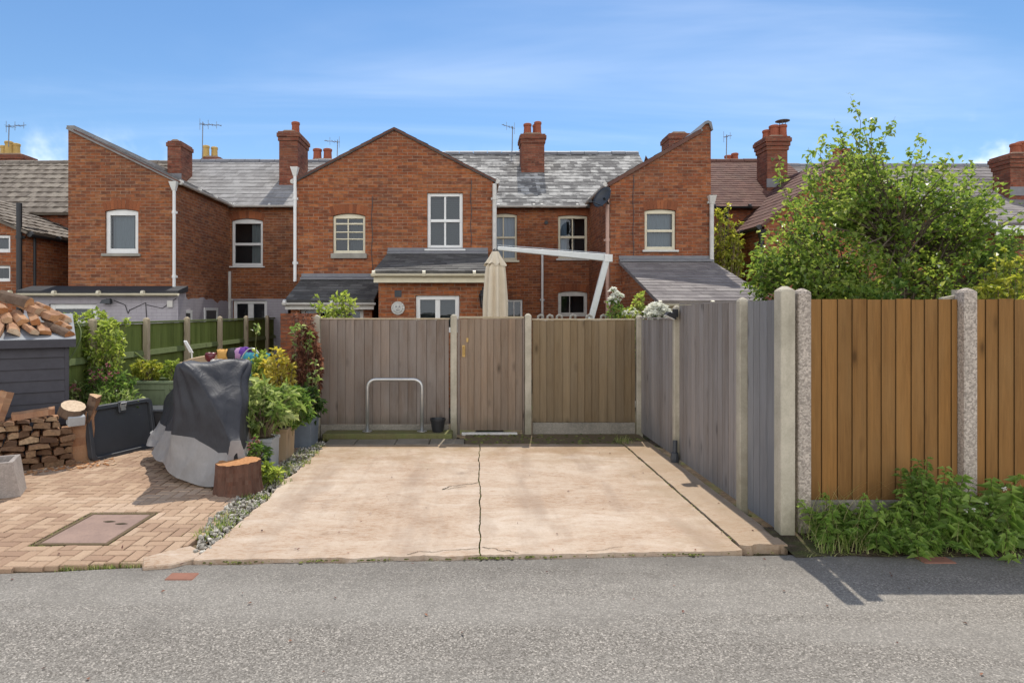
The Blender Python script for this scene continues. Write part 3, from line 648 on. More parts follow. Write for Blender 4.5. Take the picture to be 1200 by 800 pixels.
def side_window(house, x, y0, y1, z0, z1, name='side_window'):
    f = MB(); e = .07
    for a in ((y0, y0 + e, z0, z1), (y1 - e, y1, z0, z1), (y0 + e, y1 - e, z1 - e, z1), (y0 + e, y1 - e, z0, z0 + e)): f.box(x, x + .035, *a)
    f.box(x + .004, x + .012, y0 + e, y1 - e, z0 + e, z1 - e, 1)
    return f.build(name, [M['white'], M['room']], house)
side_window(hl, wx1 + .008, 16.5, 17.35, .3, 2.0); side_window(hl, wx1 + .008, 15.15, 15.75, .6, 1.93)
# wall lamp, pipe stub and dark vent on the extension
b = MB(); x = X(128, EY); z = Z(353, EY); b.box(x - .05, x + .05, EY - .05, EY - .003, z - .06, z + .06); b.hexa([(x - .13, EY - .16, z - .05), (x + .1, EY - .16, z - .05), (x + .1, EY - .05, z - .05), (x - .13, EY - .05, z - .05)], [(x - .1, EY - .13, z + .03), (x + .08, EY - .13, z + .06), (x + .08, EY - .05, z + .06), (x - .1, EY - .05, z + .03)])
b.build('flood_lamp', M['blackgrey'], hl)
b = MB(); q = V((X(134, EY), EY - .012, Z(352, EY))); b.tube([q, q + V((.25, 0, -.10)), q + V((.32, 0, -.3)), q + V((.35, 0, -.22)), q + V((.72, 0, -.05)), q + V((.75, 0, -.6))], .009, 5); b.tube([q + V((.75, 0, -.1)), q + V((1.1, 0, -.18)), q + V((1.42, 0, .05))], .007, 5); b.build('cable', M['black'], hl)
b = MB(); b.box(X(200, EY) - .06, X(200, EY) + .06, EY - .05, EY - .003, 2.0, 2.15); b.build('meter_box', M['dirtywhite'], hl)
# -------------------------------------------------------------- middle pair under one gable
xa, xb, xc = X(348, DW), X(578, DW), X(462, DW); ze, za = Z(211, DW), Z(152, DW)
hm = root('terraced_house', 'left half of the gabled middle wing with a small barred sash over a lean-to', 'house', (-3.0, DM, 0), 'brick terraced houses')
hn = root('terraced_house', 'right half of the gabled middle wing with a large four pane sash', 'house', (0.2, DM, 0), 'brick terraced houses')
w3 = Win(390, 428, 250, 297, DW, .06, fw=.055, h=((.36, .03), (.58, .03), (.84, .04)), v=((.45, .03),), mat=M['cream'], sill_h=.12, sill_w=.04, curt=((.5, 1, M['blind'], 0, .0),))
w4 = Win(500.5, 542.5, 226, 292, DW, 0, fw=.075, h=((.5, .07),), v=((.5, .045),), sill=1, sill_h=.04, sill_mat=M['white'], curt=((0, 1, M['blind'], 1, .0),))
b = MB(); wall_front(b, [(xa, -.2), (xc, -.2), (xc, za), (xa, ze)], DW, [w3]); side_wall(b, xa, DW, DM, -.2, ze, ze); b.build('wing_wall', WALLM(), hm)
b = MB(); wall_front(b, [(xc, -.2), (xb, -.2), (xb, ze), (xc, za)], DW, [w4]); side_wall(b, xb, DW, DM, -.2, ze, ze); b.build('wing_wall', WALLM(), hn)
w3.build(hm); w4.build(hn)
b = MB(); b.poly([(-4.1, DM, -.2), (xc, DM, -.2), (xc, DM, ZE), (-4.1, DM, ZE)]); shell(b, -4.1, xc, DM, ZE, 7.1); b.build('rear_wall', WALLM(), hm)
w5 = Win(578.5, 606, 250, 305, DM, .05, fw=.055, h=((.5, .06),), v=((.4, .035),), mat=M['cream'], sill_h=.06, sill_mat=M['cream'], curt=((0, 1, M['curtain_blue'], 0, 0),))
w6 = Win(584, 612.5, 351, 390, DM, 0, fw=.06, v=((.35, .03), (.68, .03)), h=((.4, .03),), sill=0)
xs = X(632, DM)
b = MB(); wall_front(b, [(xc, -.2), (xs, -.2), (xs, ZE), (xc, ZE)], DM, [w5, w6]); shell(b, xc, xs, DM, ZE, 7.1); b.build('rear_wall', WALLM('brick'), hn)
w5.build(hn); w6.build(hn)
main_roof(hm, -4.1, xc, ZE, 7.1, 'slate_mottled', 17); main_roof(hn, xc, xs, ZE, 7.1, 'slate_mottled', 17)
for h, x, sx in ((hm, xa - .06, -1), (hn, xb + .06, 1)):
    b = MB(); courses(b, (x, DW - .04 if sx > 0 else DM + .3, ze - .0), (x, DM + .3 if sx > 0 else DW - .04, ze), (xc, 20.6 if sx > 0 else DW - .04, za + .05), (xc, DW - .04 if sx > 0 else 20.6, za + .05), 9, .012)
    b.build('wing_roof', M['slate_dark'], h)
    b = MB(); b.hexa([(x, DW - .045, ze - .04), (xc, DW - .045, za - .0), (xc, DW - .003, za - .0), (x, DW - .003, ze - .04)], [(x, DW - .045, ze - .0), (xc, DW - .045, za + .045), (xc, DW - .003, za + .045), (x, DW - .003, ze)]); b.build('verge_board', M['tile_brown'], h)
gutter(hm, (xa - .1, DW - .02, ze - .03), (xa - .1, DM, ze - .03), 'dirtywhite'); gutter(hn, (xb + .1, DW - .02, ze - .03), (xb + .1, DM - .25, ze - .03), 'dirtywhite'); gutter(hn, (xb + .2, DM - .2, ZE - .06), (xs, DM - .2, ZE - .06), 'dirtywhite')
downpipe(hm, xa - .03, DW - .06, 2.6, Z(197, DW), 'white', .037, True); downpipe(hn, xb + .03, DW - .05, 2.6, ze - .1, 'dirtywhite', .05)
chimney(hn, X(611, 20.0), X(638, 20.0), 20.0, 20.75, 5.3, Z(157, 20.0), [(X(618, 20.3), 20.25, .36, .12), (X(630, 20.3), 20.25, .42, .11), (X(628, 20.6), 20.55, .42, .11)], 2, flash=.65)
chimney(hn, X(608, 22.6), X(622, 22.6), 22.6, 23.1, 5.5, Z(176, 22.6), [], 1, flash=False)
downpipe(hn, X(635.5, 18.2), 18.2, .3, Z(292, 18.2), 'white', .035)
# lean-tos of the pair
def lean_to(house, x0, x1, yf, zf, zt, roofm, n, wins, fascia, over=.12, yb=DW, left_wall=True, right_wall=True, fh=.12):
    yw = yf + over + .1; s = (zt - zf) / (yb - yf); zw = zf + s * (yw - yf) - .07
    b = MB(); wall_front(b, [(x0 + .08, -.2), (x1 - .08, -.2), (x1 - .08, zw), (x0 + .08, zw)], yw, wins)
    for x in (x0 + .08, x1 - .08): b.poly([(x, yw, -.2), (x, yb - .002, -.2), (x, yb - .002, zt - .07), (x, yw, zw)])
    b.build('lean_to_wall', WALLM(), house)
    b = MB(); courses(b, (x0, yf, zf), (x1, yf, zf), (x1, yb - .004, zt), (x0, yb - .004, zt), n, .014, .26)
    r = b.build('lean_to_roof', M[roofm], house)
    b = MB(); b.box(x0, x1, yb - .03, yb - .006, zt, zt + .13); b.hexa([(x0, yb - .16, zt - .02), (x1, yb - .16, zt - .02), (x1, yb - .03, zt + .0), (x0, yb - .03, zt)], [(x0, yb - .16, zt + .02), (x1, yb - .16, zt + .02), (x1, yb - .03, zt + .06), (x0, yb - .03, zt + .06)]); b.build('flashing', M['lead'], r)
    b = MB(); b.box(x0 + .01, x1 - .01, yf + .03, yf + .06, zf - .07 - fh, zf - .045); b.build('fascia', M[fascia], house)
    gutter(house, (x0 - .03, yf - .03, zf - .05), (x1 + .03, yf - .03, zf - .05), fascia, .058)
    for w in wins: w.build(house)
wl = Win(352, 426, 360, 400, 13.84, 0, fw=.08, v=((.5, .1),), sill=0, mat=M['dirtywhite'])
lean_to(hm, X(333, 13.6), -2.08, 13.6, Z(352, 13.6), Z(327, DW), 'slate_dark', 8, [wl], 'dirtywhite')
wr = Win(487, 538.5, 346, 390, 12.97, 0, fw=.085, v=((.5, .1),), sill=0, curt=((0, 1, M['blind'], 1, 0),))
lean_to(hn, X(437, 12.75), X(575, 12.75), 12.75, Z(318, 12.75), Z(297, DW), 'slate_dark', 9, [wr], 'cream', fh=.15)
yw = 12.97
b = MB(); x, z = X(466.5, yw), Z(344, yw); b.box(x - .07, x + .07, yw - .006, yw + .02, z - .07, z + .07)
for k in range(5): b.box(x - .06, x + .06, yw - .012, yw - .007, z - .055 + k * .026, z - .043 + k * .026)
b.build('air_vent', M['blackgrey'], hn)
downpipe(hn, X(569, yw), yw - .05, .2, 2.28, 'cream', .032, swan=(-.0, -.12, .22))
# -------------------------------------------------------------- right wing house
ho = root('terraced_house', 'brick house with a steep single pitch wing, deep lean-to and mottled slates', 'house', (3.9, DM, 0), 'brick terraced houses')
rx0, rx1, re_, rt = X(715, DR), X(833, DR), Z(215, DR), Z(146, DR)
w7 = Win(755.5, 792, 245, 293, DR, .04, fw=.065, h=((.48, .06),), sill_h=.05, sill_w=.06, sill_mat=M['dirtywhite'], mat=M['cream'], curt=((0, 1, M['blind_pale'], 0, .0),))
w8 = Win(654, 688.5, 252, 303, DM, .03, fw=.065, h=((.5, .07),), v=((.5, .035),), sill_h=.06, sill_mat=M['dirtywhite'], mat=M['cream'], curt=((0, .3, M['curtain_blue'], 0, 0), (.55, .62, M['curtain'], 0, 0)))
w9 = Win(654, 688.5, 341, 371, DM, .05, fw=.09, v=((.38, .02),), sill=0, mat=M['dirtywhite'])
b = MB(); wall_front(b, [(rx0, -.2), (rx1, -.2), (rx1, Z(152, DR)), (X(831, DR), rt), (X(826, DR), rt), (X(821, DR), Z(153, DR)), (rx0, re_)], DR, [w7])
side_wall(b, rx0, DR, DM, -.2, re_, re_); b.poly([(rx1, DR, -.2), (rx1, 20.4, -.2), (rx1, 20.4, rt - .1), (rx1, DR, rt - .1)]); b.build('wing_wall', WALLM('brick_red'), ho)
b = MB(); wall_front(b, [(xs, -.2), (rx1, -.2), (rx1, ZE), (xs, ZE)], DM, [w8, w9]); shell(b, xs, rx1, DM, ZE, 7.1); b.build('rear_wall', WALLM('brick_red'), ho)
for w in (w7, w8, w9): w.build(ho)
main_roof(ho, xs, X(748, YR), ZE, 7.1, 'slate_mottled', 17)
b = MB(); courses(b, (rx0 - .08, DR - .04, re_), (rx0 - .08, DM + .3, re_), (X(822, DR), 20.4, Z(153, DR) + .04), (X(822, DR), DR - .04, Z(153, DR) + .04), 10, .012)
b.build('wing_roof', M['slate_pale'], ho)
b = MB(); pr = [(X(821, DR), Z(153, DR) + .03), (X(825, DR), rt + .06), (X(829, DR), rt + .09), (X(833, DR), rt + .05), (X(835, DR), Z(153, DR)), (X(833, DR) + .005, Z(153, DR)), (X(830, DR), rt + .02), (X(826, DR), rt + .0)]
b.prism_y(pr, DR - .05, 20.3); b.build('coping', M['lead'], ho)
b = MB(); b.hexa([(rx0 - .08, DR - .045, re_ - .1), (X(821, DR), DR - .045, Z(153, DR) - .07), (X(821, DR), DR - .003, Z(153, DR) - .07), (rx0 - .08, DR - .003, re_ - .1)], [(rx0 - .08, DR - .045, re_), (X(821, DR), DR - .045, Z(153, DR) + .03), (X(821, DR), DR - .003, Z(153, DR) + .03), (rx0 - .08, DR - .003, re_)]); b.build('verge_board', M['tile_brown'], ho)
gutter(ho, (rx0 - .12, DR - .05, re_ - .03), (rx0 - .12, DM - .2, re_ - .03), 'dirtywhite'); gutter(ho, (xs, DM - .2, ZE - .06), (rx0 - .12, DM - .2, ZE - .06), 'dirtywhite')
chimney(ho, X(784, 17.6), X(809, 17.6), 17.6, 18.3, 5.2, Z(156, 17.6), [], 1, flash=False)
downpipe(ho, rx0 - .05, DR + .05, .2, re_ - .1, 'pinkpipe', .05); downpipe(ho, rx1 - .0, DR - .06, 2.6, Z(230, DR), 'dirtywhite', .05, True)
lean_to(ho, X(725, DR), rx1 + .02, 12.2, Z(353, 12.2), Z(306, DR), 'slate_mauve', 15, [], 'cream', yb=DR)
b = MB(); x, y, z = X(640, DM), DM, Z(261, DM); b.lathe((x, y - .0, z), [(.0, -.02), (.06, 0)], 12)
b = MB(); b.tube([(x, y + .03, z), (x, y - .03, z)], .055, 12); b.build('flue_vent', M['black'], ho)
# -------------------------------------------------------------- house to the right with brown tiles
hp = root('terraced_house', 'brick house with brown clay tiles and black gutters beside the leafy tree', 'house', (8.1, DM, 0), 'brick terraced houses')
px0, px1 = rx1 + .02, 10.4
b = MB(); b.poly([(px0, DM, -.2), (px1, DM, -.2), (px1, DM, 4.92), (px0, DM, 4.92)]); shell(b, px0, px1, DM, 4.92, 6.85); b.build('rear_wall', WALLM('brick_dark'), hp)
main_roof(hp, px0, px1, 4.92, 6.85, 'tile_brown', 22, .2, ridge='tile_brown')
qx0, qy, qe = X(896, 16.0), 16.0, Z(262, 16.0); qx1 = qx0 + 4.2; qm = (qx0 + qx1) / 2; qa = qe + 1.75
b = MB(); b.poly([(qx0, qy, -.2), (qx1, qy, -.2), (qx1, qy, qe), (qm, qy, qa), (qx0, qy, qe)]); side_wall(b, qx0, qy, DM, -.2, qe, qe); side_wall(b, qx1, qy, DM, -.2, qe, qe); b.build('wing_wall', WALLM(), hp)
b = MB(); courses(b, (qx0 - .12, DM + .2, qe - .05), (qx0 - .12, qy - .1, qe - .05), (qm, qy - .1, qa + .06), (qm, 20.4, qa + .06), 14, .014, .2); courses(b, (qx1 + .12, qy - .1, qe - .05), (qx1 + .12, DM + .2, qe - .05), (qm, 20.4, qa + .06), (qm, qy - .1, qa + .06), 14, .014, .2)
b.build('wing_roof', M['tile_brown'], hp)
gutter(hp, (qx0 - .17, qy - .1, qe - .1), (qx0 - .17, DM, qe - .1), 'black', .06); gutter(hp, (px0, DM - .2, 4.87), (qx0 + .6, DM - .2, 4.87), 'black', .06)
downpipe(hp, qx0 - .06, qy + .05, .2, qe - .15, 'black', .05, True); downpipe(hp, X(852, 18.2), 18.2, .2, 4.8, 'black', .045)
chimney(hp, X(899, 19.1), X(923, 19.1), 19.1, 19.8, 5.1, Z(160, 19.1), [(X(902, 19.4), 19.6, .3, .12), (X(908, 19.4), 19.45, .4, .14), (X(917, 19.4), 19.4, .4, .12)], 3, flash=.6, cowl=2)
chimney(hp, X(846, 23), X(867, 23), 23, 23.6, 5.5, Z(188, 23), [(X(853, 23.3), 23.3, .22, .12), (X(861, 23.3), 23.3, .3, .12)], 1, flash=False)
# -------------------------------------------------------------- far right house, mostly behind the tree
hq = root('terraced_house', 'pale slated brick house mostly hidden by the leafy tree', 'house', (15, DM, 0), 'brick terraced houses')
b = MB(); b.poly([(10.42, DM, -.2), (24, DM, -.2), (24, DM, 4.8), (10.42, DM, 4.8)]); shell(b, 10.42, 24, DM, 4.8, 6.7); b.build('rear_wall', WALLM('brick_dark'), hq)
main_roof(hq, 10.42, 24, 4.8, 6.7, 'slate_mauve', 14)
chimney(hq, X(978, 20.8), X(1001, 20.8), 20.8, 21.4, 5.5, Z(186, 20.8), [(X(983, 21), 21.1, .36, .14), (X(994, 21), 21.1, .36, .14)], 2, flash=.9)
chimney(hq, X(1184, 18.8), X(1218, 18.8), 18.8, 19.45, 4.9, Z(180, 18.8), [(X(1190, 19.1), 19.1, .34, .14), (X(1200, 19.1), 19.2, .42, .14), (X(1212, 19.1), 19.2, .4, .14)], 3, flash=.5)
b = MB(); x0, x1 = X(1168, 16.5), X(1300, 16.5); b.poly([(x0, 16.5, -.2), (x1, 16.5, -.2), (x1, 16.5, 4.2), (x0, 16.5, 4.2)]); side_wall(b, x0, 16.5, DM, -.2, 4.2, 4.2); b.build('wing_wall', WALLM(), hq)
b = MB(); courses(b, (x0 - .15, 16.3, 4.15), (x1, 16.3, 4.15), (x1, DM + .1, 4.95), (x0 - .15, DM + .1, 4.95), 7); b.build('wing_roof', M['slate_mauve'], hq)
b = MB(); b.box(x0 - .15, x1, 16.33, 16.38, 3.85, 4.11); b.hexa([(x0 - .2, 16.28, 3.9), (x0 - .155, 16.28, 3.9), (x0 - .155, DM, 4.6), (x0 - .2, DM, 4.6)], [(x0 - .2, 16.28, 4.2), (x0 - .155, 16.28, 4.2), (x0 - .155, DM, 5.0), (x0 - .2, DM, 5.0)]); b.build('bargeboard', M['white'], hq)
# -------------------------------------------------------------- far left house
hk = root('terraced_house', 'brick house under wavy tiles with a black soil pipe, cut by the left edge', 'house', (-12, DM, 0), 'brick terraced houses')
kx1 = wx0 - .02; ww0 = Win(-14, 12, 275, 296, 15.0, 0, fw=.07, sill=0, curt=((0, 1, M['blind'], 0, 0),))
ww1 = Win(-14, 12, 311, 330, 15.0, 0, fw=.06, sill=0)
b = MB(); b.poly([(-20, DM, -.2), (kx1, DM, -.2), (kx1, DM, 4.75), (-20, DM, 4.75)]); shell(b, -20, kx1, DM, 4.75, 6.8); b.build('rear_wall', WALLM('brick_dark'), hk)
main_roof(hk, -20, kx1, 4.75, 6.8, 'tile_grey', 11, .3, wave=.012, step=.028, ridge='tile_grey')
kx = X(30, 15.0); kz = Z(272, 15.0); kr = kx - 3.0; kzr = kz + 1.2
b = MB(); wall_front(b, [(kr, -.2), (kx, -.2), (kx, kz), (kr, kzr)], 15.0, [ww0, ww1]); side_wall(b, kx, 15.0, DM, -.2, kz, kz); b.build('wing_wall', WALLM('brick'), hk); ww0.build(hk); ww1.build(hk)
b = MB(); courses(b, (kx + .12, 14.88, kz - .0), (kx + .12, DM + .4, kz), (kr, 20.2, kzr + .1), (kr, 14.88, kzr + .1), 9, .028, .3, wave=.012); b.build('wing_roof', M['tile_grey'], hk)
gutter(hk, (kx + .16, 14.9, kz - .06), (kx + .16, DM, kz - .06), 'black', .06)
downpipe(hk, X(22.5, 14.9), 14.9, .2, Z(238, 14.9), 'black', .06, name='soil_pipe'); downpipe(hk, X(40, 15.3), 15.3, .2, kz - .1, 'black', .045)
chimney(hk, X(-6, 22.3), X(27, 22.3), 22.3, 23.0, 5.5, Z(181, 22.3), [(X(4, 22.6), 22.6, .35, .1, 'yellowpipe'), (X(10.5, 22.6), 22.6, .5, .13, 'yellowpipe'), (X(17, 22.6), 22.7, .45, .12, 'yellowpipe')], 2, flash=False)
# -------------------------------------------------------------- aerials, dish, lamp, plaque: things fixed to the houses
def aerial(label, px, d, y0, y1, boom, el, side=1, tilt=.0):
    x, zb, zt = X(px, d), Z(y1, d), Z(y0, d); t = root('tv_aerial', label, 'aerial', (x, d, zb), 'roof aerials')
    b = MB(); b.tube([(x, d, zb), (x + .02, d, zt)], .016, 6); b.build('mast', M['lead'], t)
    b = MB(); z = zt - .08; b.tube([(x - .1 * side, d, z), (x + boom * side, d - .2, z - tilt)], .011, 5)
    for k in range(el):
        q = (k + .2) / el; p = V((x - .1 * side, d, z)).lerp(V((x + boom * side, d - .2, z - tilt)), q); L = .2 - .1 * q
        b.tube([p + V((0, 0, -L)) if k % 3 == 0 else p + V((-.02, -L, 0)), p + V((0, 0, L)) if k % 3 == 0 else p + V((.02, L, 0))], .007, 4)
    b.build('boom', M['lead'], t); return t
aerial('thin tv aerial on the yellow potted chimney at the far left', 10, 22.2, 146, 172, .75, 7)
aerial('tall tv aerial with a long boom beside the two yellow chimney pots', 237, 22.2, 143, 190, .75, 8, 1, .1)
aerial('small tv aerial behind the gable beside two stubby red pots', 395, 22.2, 164, 186, -.0 + .4, 5, -1)
aerial('bent tv aerial on the ridge left of the twin potted middle chimney', 600, 21.5, 148, 182, .35, 5, -1, -.08)
aerial('small upright tv aerial on the ridge left of the brown tiled roof chimney', 851, 22.6, 158, 190, .12, 4)
x, y, z = X(707, 15.3), 15.3, Z(232, 15.3)
t = root('satellite_dish', 'dark satellite dish bracketed to the corner of the steep right wing', 'satellite dish', (x, y, z))
b = MB(); b.M = Matrix.Translation((x, y, z)) @ Matrix.Rotation(rad(-62), 4, 'Y') @ Matrix.Rotation(rad(30), 4, 'X')
b.lathe((0, 0, 0), [(.0, -.06), (.12, -.045), (.22, .0), (.27, .045), (.275, .05), (.22, .012), (.12, -.033), (.0, -.05)], 22, cap=False); b.build('reflector', M['blackgrey'], t, smooth=True)
b = MB(); b.tube([(x, y, z), (x + .1, y + .05, z - .08), (x + .16, y + .19, z - .1)], .025, 6); b.tube([(x, y, z - .2), (x - .32, y - .1, z - .1)], .012, 5); b.box(x - .37, x - .3, y - .14, y - .07, z - .13, z - .06); b.build('bracket', M['black'], t)
x, z = X(565.5, yw), Z(349, yw)
t = root('wall_lantern', 'black lantern lamp on the lean-to wall beside the cream parasol', 'wall lamp', (x, yw, z))
b = MB(); b.box(x - .05, x + .05, yw - .03, yw - .002, z - .05, z + .15); b.tube([(x, yw - .02, z + .1), (x, yw - .12, z + .2), (x, yw - .17, z + .14)], .014, 6); b.build('bracket', M['black'], t)
b = MB()
for k in range(6):
    a = k * math.pi / 3; p = V((x, yw - .17, z)); q0 = p + V((math.cos(a) * .045, math.sin(a) * .045, -.17)); q1 = p + V((math.cos(a) * .075, math.sin(a) * .075, .04)); b.tube([q0, q1], .008, 4)
b.lathe((x, yw - .17, z), [(.09, .04), (.085, .05), (.03, .12), (.01, .16)], 6); b.lathe((x, yw - .17, z), [(.02, -.21), (.05, -.19), (.05, -.17)], 6); b.build('lantern_cage', M['black'], t)
b = MB(); b.lathe((x, yw - .17, z), [(.038, -.168), (.066, .038)], 6); b.build('lantern_glass', M['glass'], t)
x, z = X(466.5, yw), Z(361, yw); b = MB(); b.tube([(x, yw - .002, z), (x, yw - .03, z)], .135, 28); b.tube([(x, yw - .03, z), (x, yw - .045, z)], [.1, .085], 24)
for k in range(12): a = k * math.pi / 6; b.tube([(x + .1 * math.cos(a), yw - .034, z + .1 * math.sin(a)), (x + .128 * math.cos(a), yw - .034, z + .128 * math.sin(a))], .012, 5)
b.tube([(x - .035, yw - .048, z + .03), (x - .035, yw - .05, z + .03)], .016, 8, 1); b.tube([(x + .035, yw - .048, z + .03), (x + .035, yw - .05, z + .03)], .016, 8, 1); b.tube([(x, yw - .05, z + .025), (x, yw - .055, z - .02)], [.008, .015], 6)
b.tube([(x - .035, yw - .048, z - .04), (x, yw - .05, z - .05), (x + .035, yw - .048, z - .04)], .008, 5, 1)
o = b.build('wall_plaque', [M['plaque'], M['lead']]); tag(o, 'round pale stone sun plaque on the brick lean-to wall', 'plaque')

for px_, d_, z0_, z1_, h_ in ((552, DW, 3.45, 5.0, hn), (436, DW, 2.75, 4.6, hm), (742, DR, 3.2, 5.2, ho)):
    b = MB(); b.tube([(X(px_, d_) + .015 * math.sin(k * 1.7), d_ - .012, z0_ + (z1_ - z0_) * k / 9) for k in range(10)], .007, 5); b.build('cable', M['blackgrey'], h_)
# ------------------------------------------------------------------ ground, road, paving
def struct(o, label=None): o['kind'] = 'structure'; return o
def wob(a, s=3.0, k=.03, seed=0): return k * (noise.noise((a * s, seed, 0)) + .5 * noise.noise((a * s * 3.1, seed + 5, 0)) + .35 * noise.noise((a * s * 9, seed + 9, 0)))
b = MB(); b.poly([(-300, -120, -.045), (300, -120, -.045), (300, 500, -.045), (-300, 500, -.045)])
struct(b.build('ground', M['soil']))
def road_edge(x):
    pts = [(-60, 4.5), (-3.7, 4.60), (-2.1, 4.80), (.1, 4.90), (2.1, 4.99), (3.2, 5.0), (5, 4.98), (60, 5.1)]
    for (a, ya), (c, yc) in zip(pts, pts[1:]):
        if a <= x <= c: return ya + (yc - ya) * (x - a) / (c - a)
    return 4.8
b = MB(); xs_ = [-60, -30, -15, -9] + [-7 + .05 * k for k in range(301)] + [12, 25, 60]
i = b.add([(x, -60, 0) for x in xs_] + [(x, road_edge(x) + wob(x, 2.5, .022, 3), .0) for x in xs_] + [(x, road_edge(x) + wob(x, 2.5, .022, 3) + .015, -.05) for x in xs_]); n = len(xs_)
for k in range(n - 1): b.face((i + k, i + k + 1, i + n + k + 1, i + n + k)); b.face((i + n + k, i + n + k + 1, i + 2 * n + k + 1, i + 2 * n + k))
struct(b.build('road', M['asphalt']))
# concrete slabs: two bays with a wandering crack between them, and a strip along the side fence
def crack_x(y): return .085 + .035 * noise.noise((y * 1.3, 4, 0)) + .012 * noise.noise((y * 5, 7, 0)) + .006 * noise.noise((y * 19, 1, 0)) + .02 * (y - 7) / 2
def slab(name, left, right, front, back, z=.03, ny=110, nx=60):
    "outline left(y), right(y), front(x), back(x): one extruded polygon with ragged edges"
    xl, xr = left(front(left(5))), right(front(right(5)))
    pts = [(xl + (xr - xl) * k / nx, front(xl + (xr - xl) * k / nx)) for k in range(nx + 1)]
    y0, y1 = pts[-1][1], back(right(9)); pts += [(right(y0 + (y1 - y0) * k / ny), y0 + (y1 - y0) * k / ny) for k in range(1, ny)]
    xl2, xr2 = left(back(left(9))), right(back(right(9)))
    pts += [(xr2 + (xl2 - xr2) * k / 30, back(xr2 + (xl2 - xr2) * k / 30)) for k in range(31)]
    y0, y1 = back(left(9)), pts[0][1]; pts += [(left(y0 + (y1 - y0) * k / ny), y0 + (y1 - y0) * k / ny) for k in range(1, ny)]
    b = MB(); b.plane_holes(pts, [], lambda a, c: V((a, c, z))); m = len(pts); i = b.add([(x, y, z) for x, y in pts] + [(x, y, -.05) for x, y in pts])
    for k in range(m): k2 = (k + 1) % m; b.face((i + k, i + k2, i + m + k2, i + m + k))
    return struct(b.build(name, M['slab']))
fr = lambda x: road_edge(x) + .02 + wob(x, 4, .03, 21) + .02 * max(0, noise.noise((x * 1.1, 33, 0)))
left_edge = lambda y: -2.06 + wob(y, 1.5, .06, 40) - .05 * max(0, (5.6 - y))
slab('concrete_slab', left_edge, lambda y: crack_x(y) - .005 - .007 * abs(noise.noise((y * 9, 2, 2))), fr, lambda x: 9.02 + wob(x, 3, .03, 8))
slab('concrete_slab', lambda y: crack_x(y) + .005 + .006 * abs(noise.noise((y * 7, 6, 2))), lambda y: 2.125 + wob(y, 3, .008, 50), fr, lambda x: 9.05 + wob(x, 3, .05, 9))
slab('concrete_strip', lambda y: 2.15 + wob(y, 4, .010, 51), lambda y: 2.53, lambda x: 5.13 + wob(x, 4, .05, 11), lambda x: 9.2 + wob(x, 3, .05, 12), z=.034, nx=16)
# pale broken piece of concrete at the slab's left front corner
b = MB(); o = [(-2.42, 4.70), (-2.22, 4.74), (-2.09, 4.87), (-2.12, 5.02), (-2.25, 5.13), (-2.36, 5.06), (-2.5, 4.86)]
b.hexa([(x, y, -.05) for x, y in o], [(x, y, .024 + .01 * k % .012) for k, (x, y) in enumerate(o)]); struct(b.build('concrete_patch', M['slab'], bevel=.01))
# flags between slab and fence, mossy earth on the right
b = MB(); x = -2.1
while x < -.12:
    w = min(U(.42, .62), -.1 - x); b.box(x, x + w - .012, 9.06, 9.44, -.04, .022 + U(-.004, .006), 0, U(0, 1)); x += w
struct(b.build('paving', M['flag'], bevel=.006))
b = MB(); o = []; n = 40
b.plane_holes([(-.1 + 2.66 * k / n, 9.04 + wob(k, .4, .06, 13)) for k in range(n + 1)] + [(2.56, 9.86), (-.1, 9.86)], [], lambda a, c: V((a, c, .012 + .012 * noise.noise((a * 3, c * 3, 0)))))
struct(b.build('earth_strip', M['mossdirt']))
# crack branches and gaps: dirt ribbons on the slab
def ribbon(mb, pts, w, z):
    pr = None
    for k, p in enumerate(pts):
        q = pts[min(k + 1, len(pts) - 1)]; o = pts[max(k - 1, 0)]; d = V((q[0] - o[0], q[1] - o[1], 0)).normalized(); s = V((-d.y, d.x, 0)); ww = w * U(.5, 1.4)
        i = mb.add([V((p[0], p[1], z)) + s * ww / 2, V((p[0], p[1], z)) - s * ww / 2])
        if pr is not None: mb.face((pr, pr + 1, i + 1, i), 0, U(0, 1))
        pr = i
def wander(p0, p1, n, k, seed): return [(p0[0] + (p1[0] - p0[0]) * j / n + k * (noise.noise((j * .15, seed, 0)) + .5 * noise.noise((j * .6, seed, 3))), p0[1] + (p1[1] - p0[1]) * j / n + k * (noise.noise((j * .15, seed, 9)) + .5 * noise.noise((j * .6, seed, 5)))) for j in range(n + 1)]
b = MB()
for p0, p1, n, k, w in (((.09, 7.0), (-.22, 6.86), 12, .05, .016), ((-.22, 6.86), (-.32, 6.72), 8, .05, .02), ((-.32, 6.72), (-.06, 6.86), 10, .04, .012), ((.06, 5.05), (-.42, 4.98), 14, .04, .010), ((.08, 5.08), (.35, 4.97), 10, .04, .012), ((-.42, 4.98), (-.5, 4.93), 4, .02, .012), ((1.2, 5.1), (.9, 4.98), 6, .05, .008)):
    ribbon(b, wander(p0, p1, n * 3, k * .7, U(0, 50)), w * .5, .0335)
struct(b.build('slab_crack', M['crackdirt']))
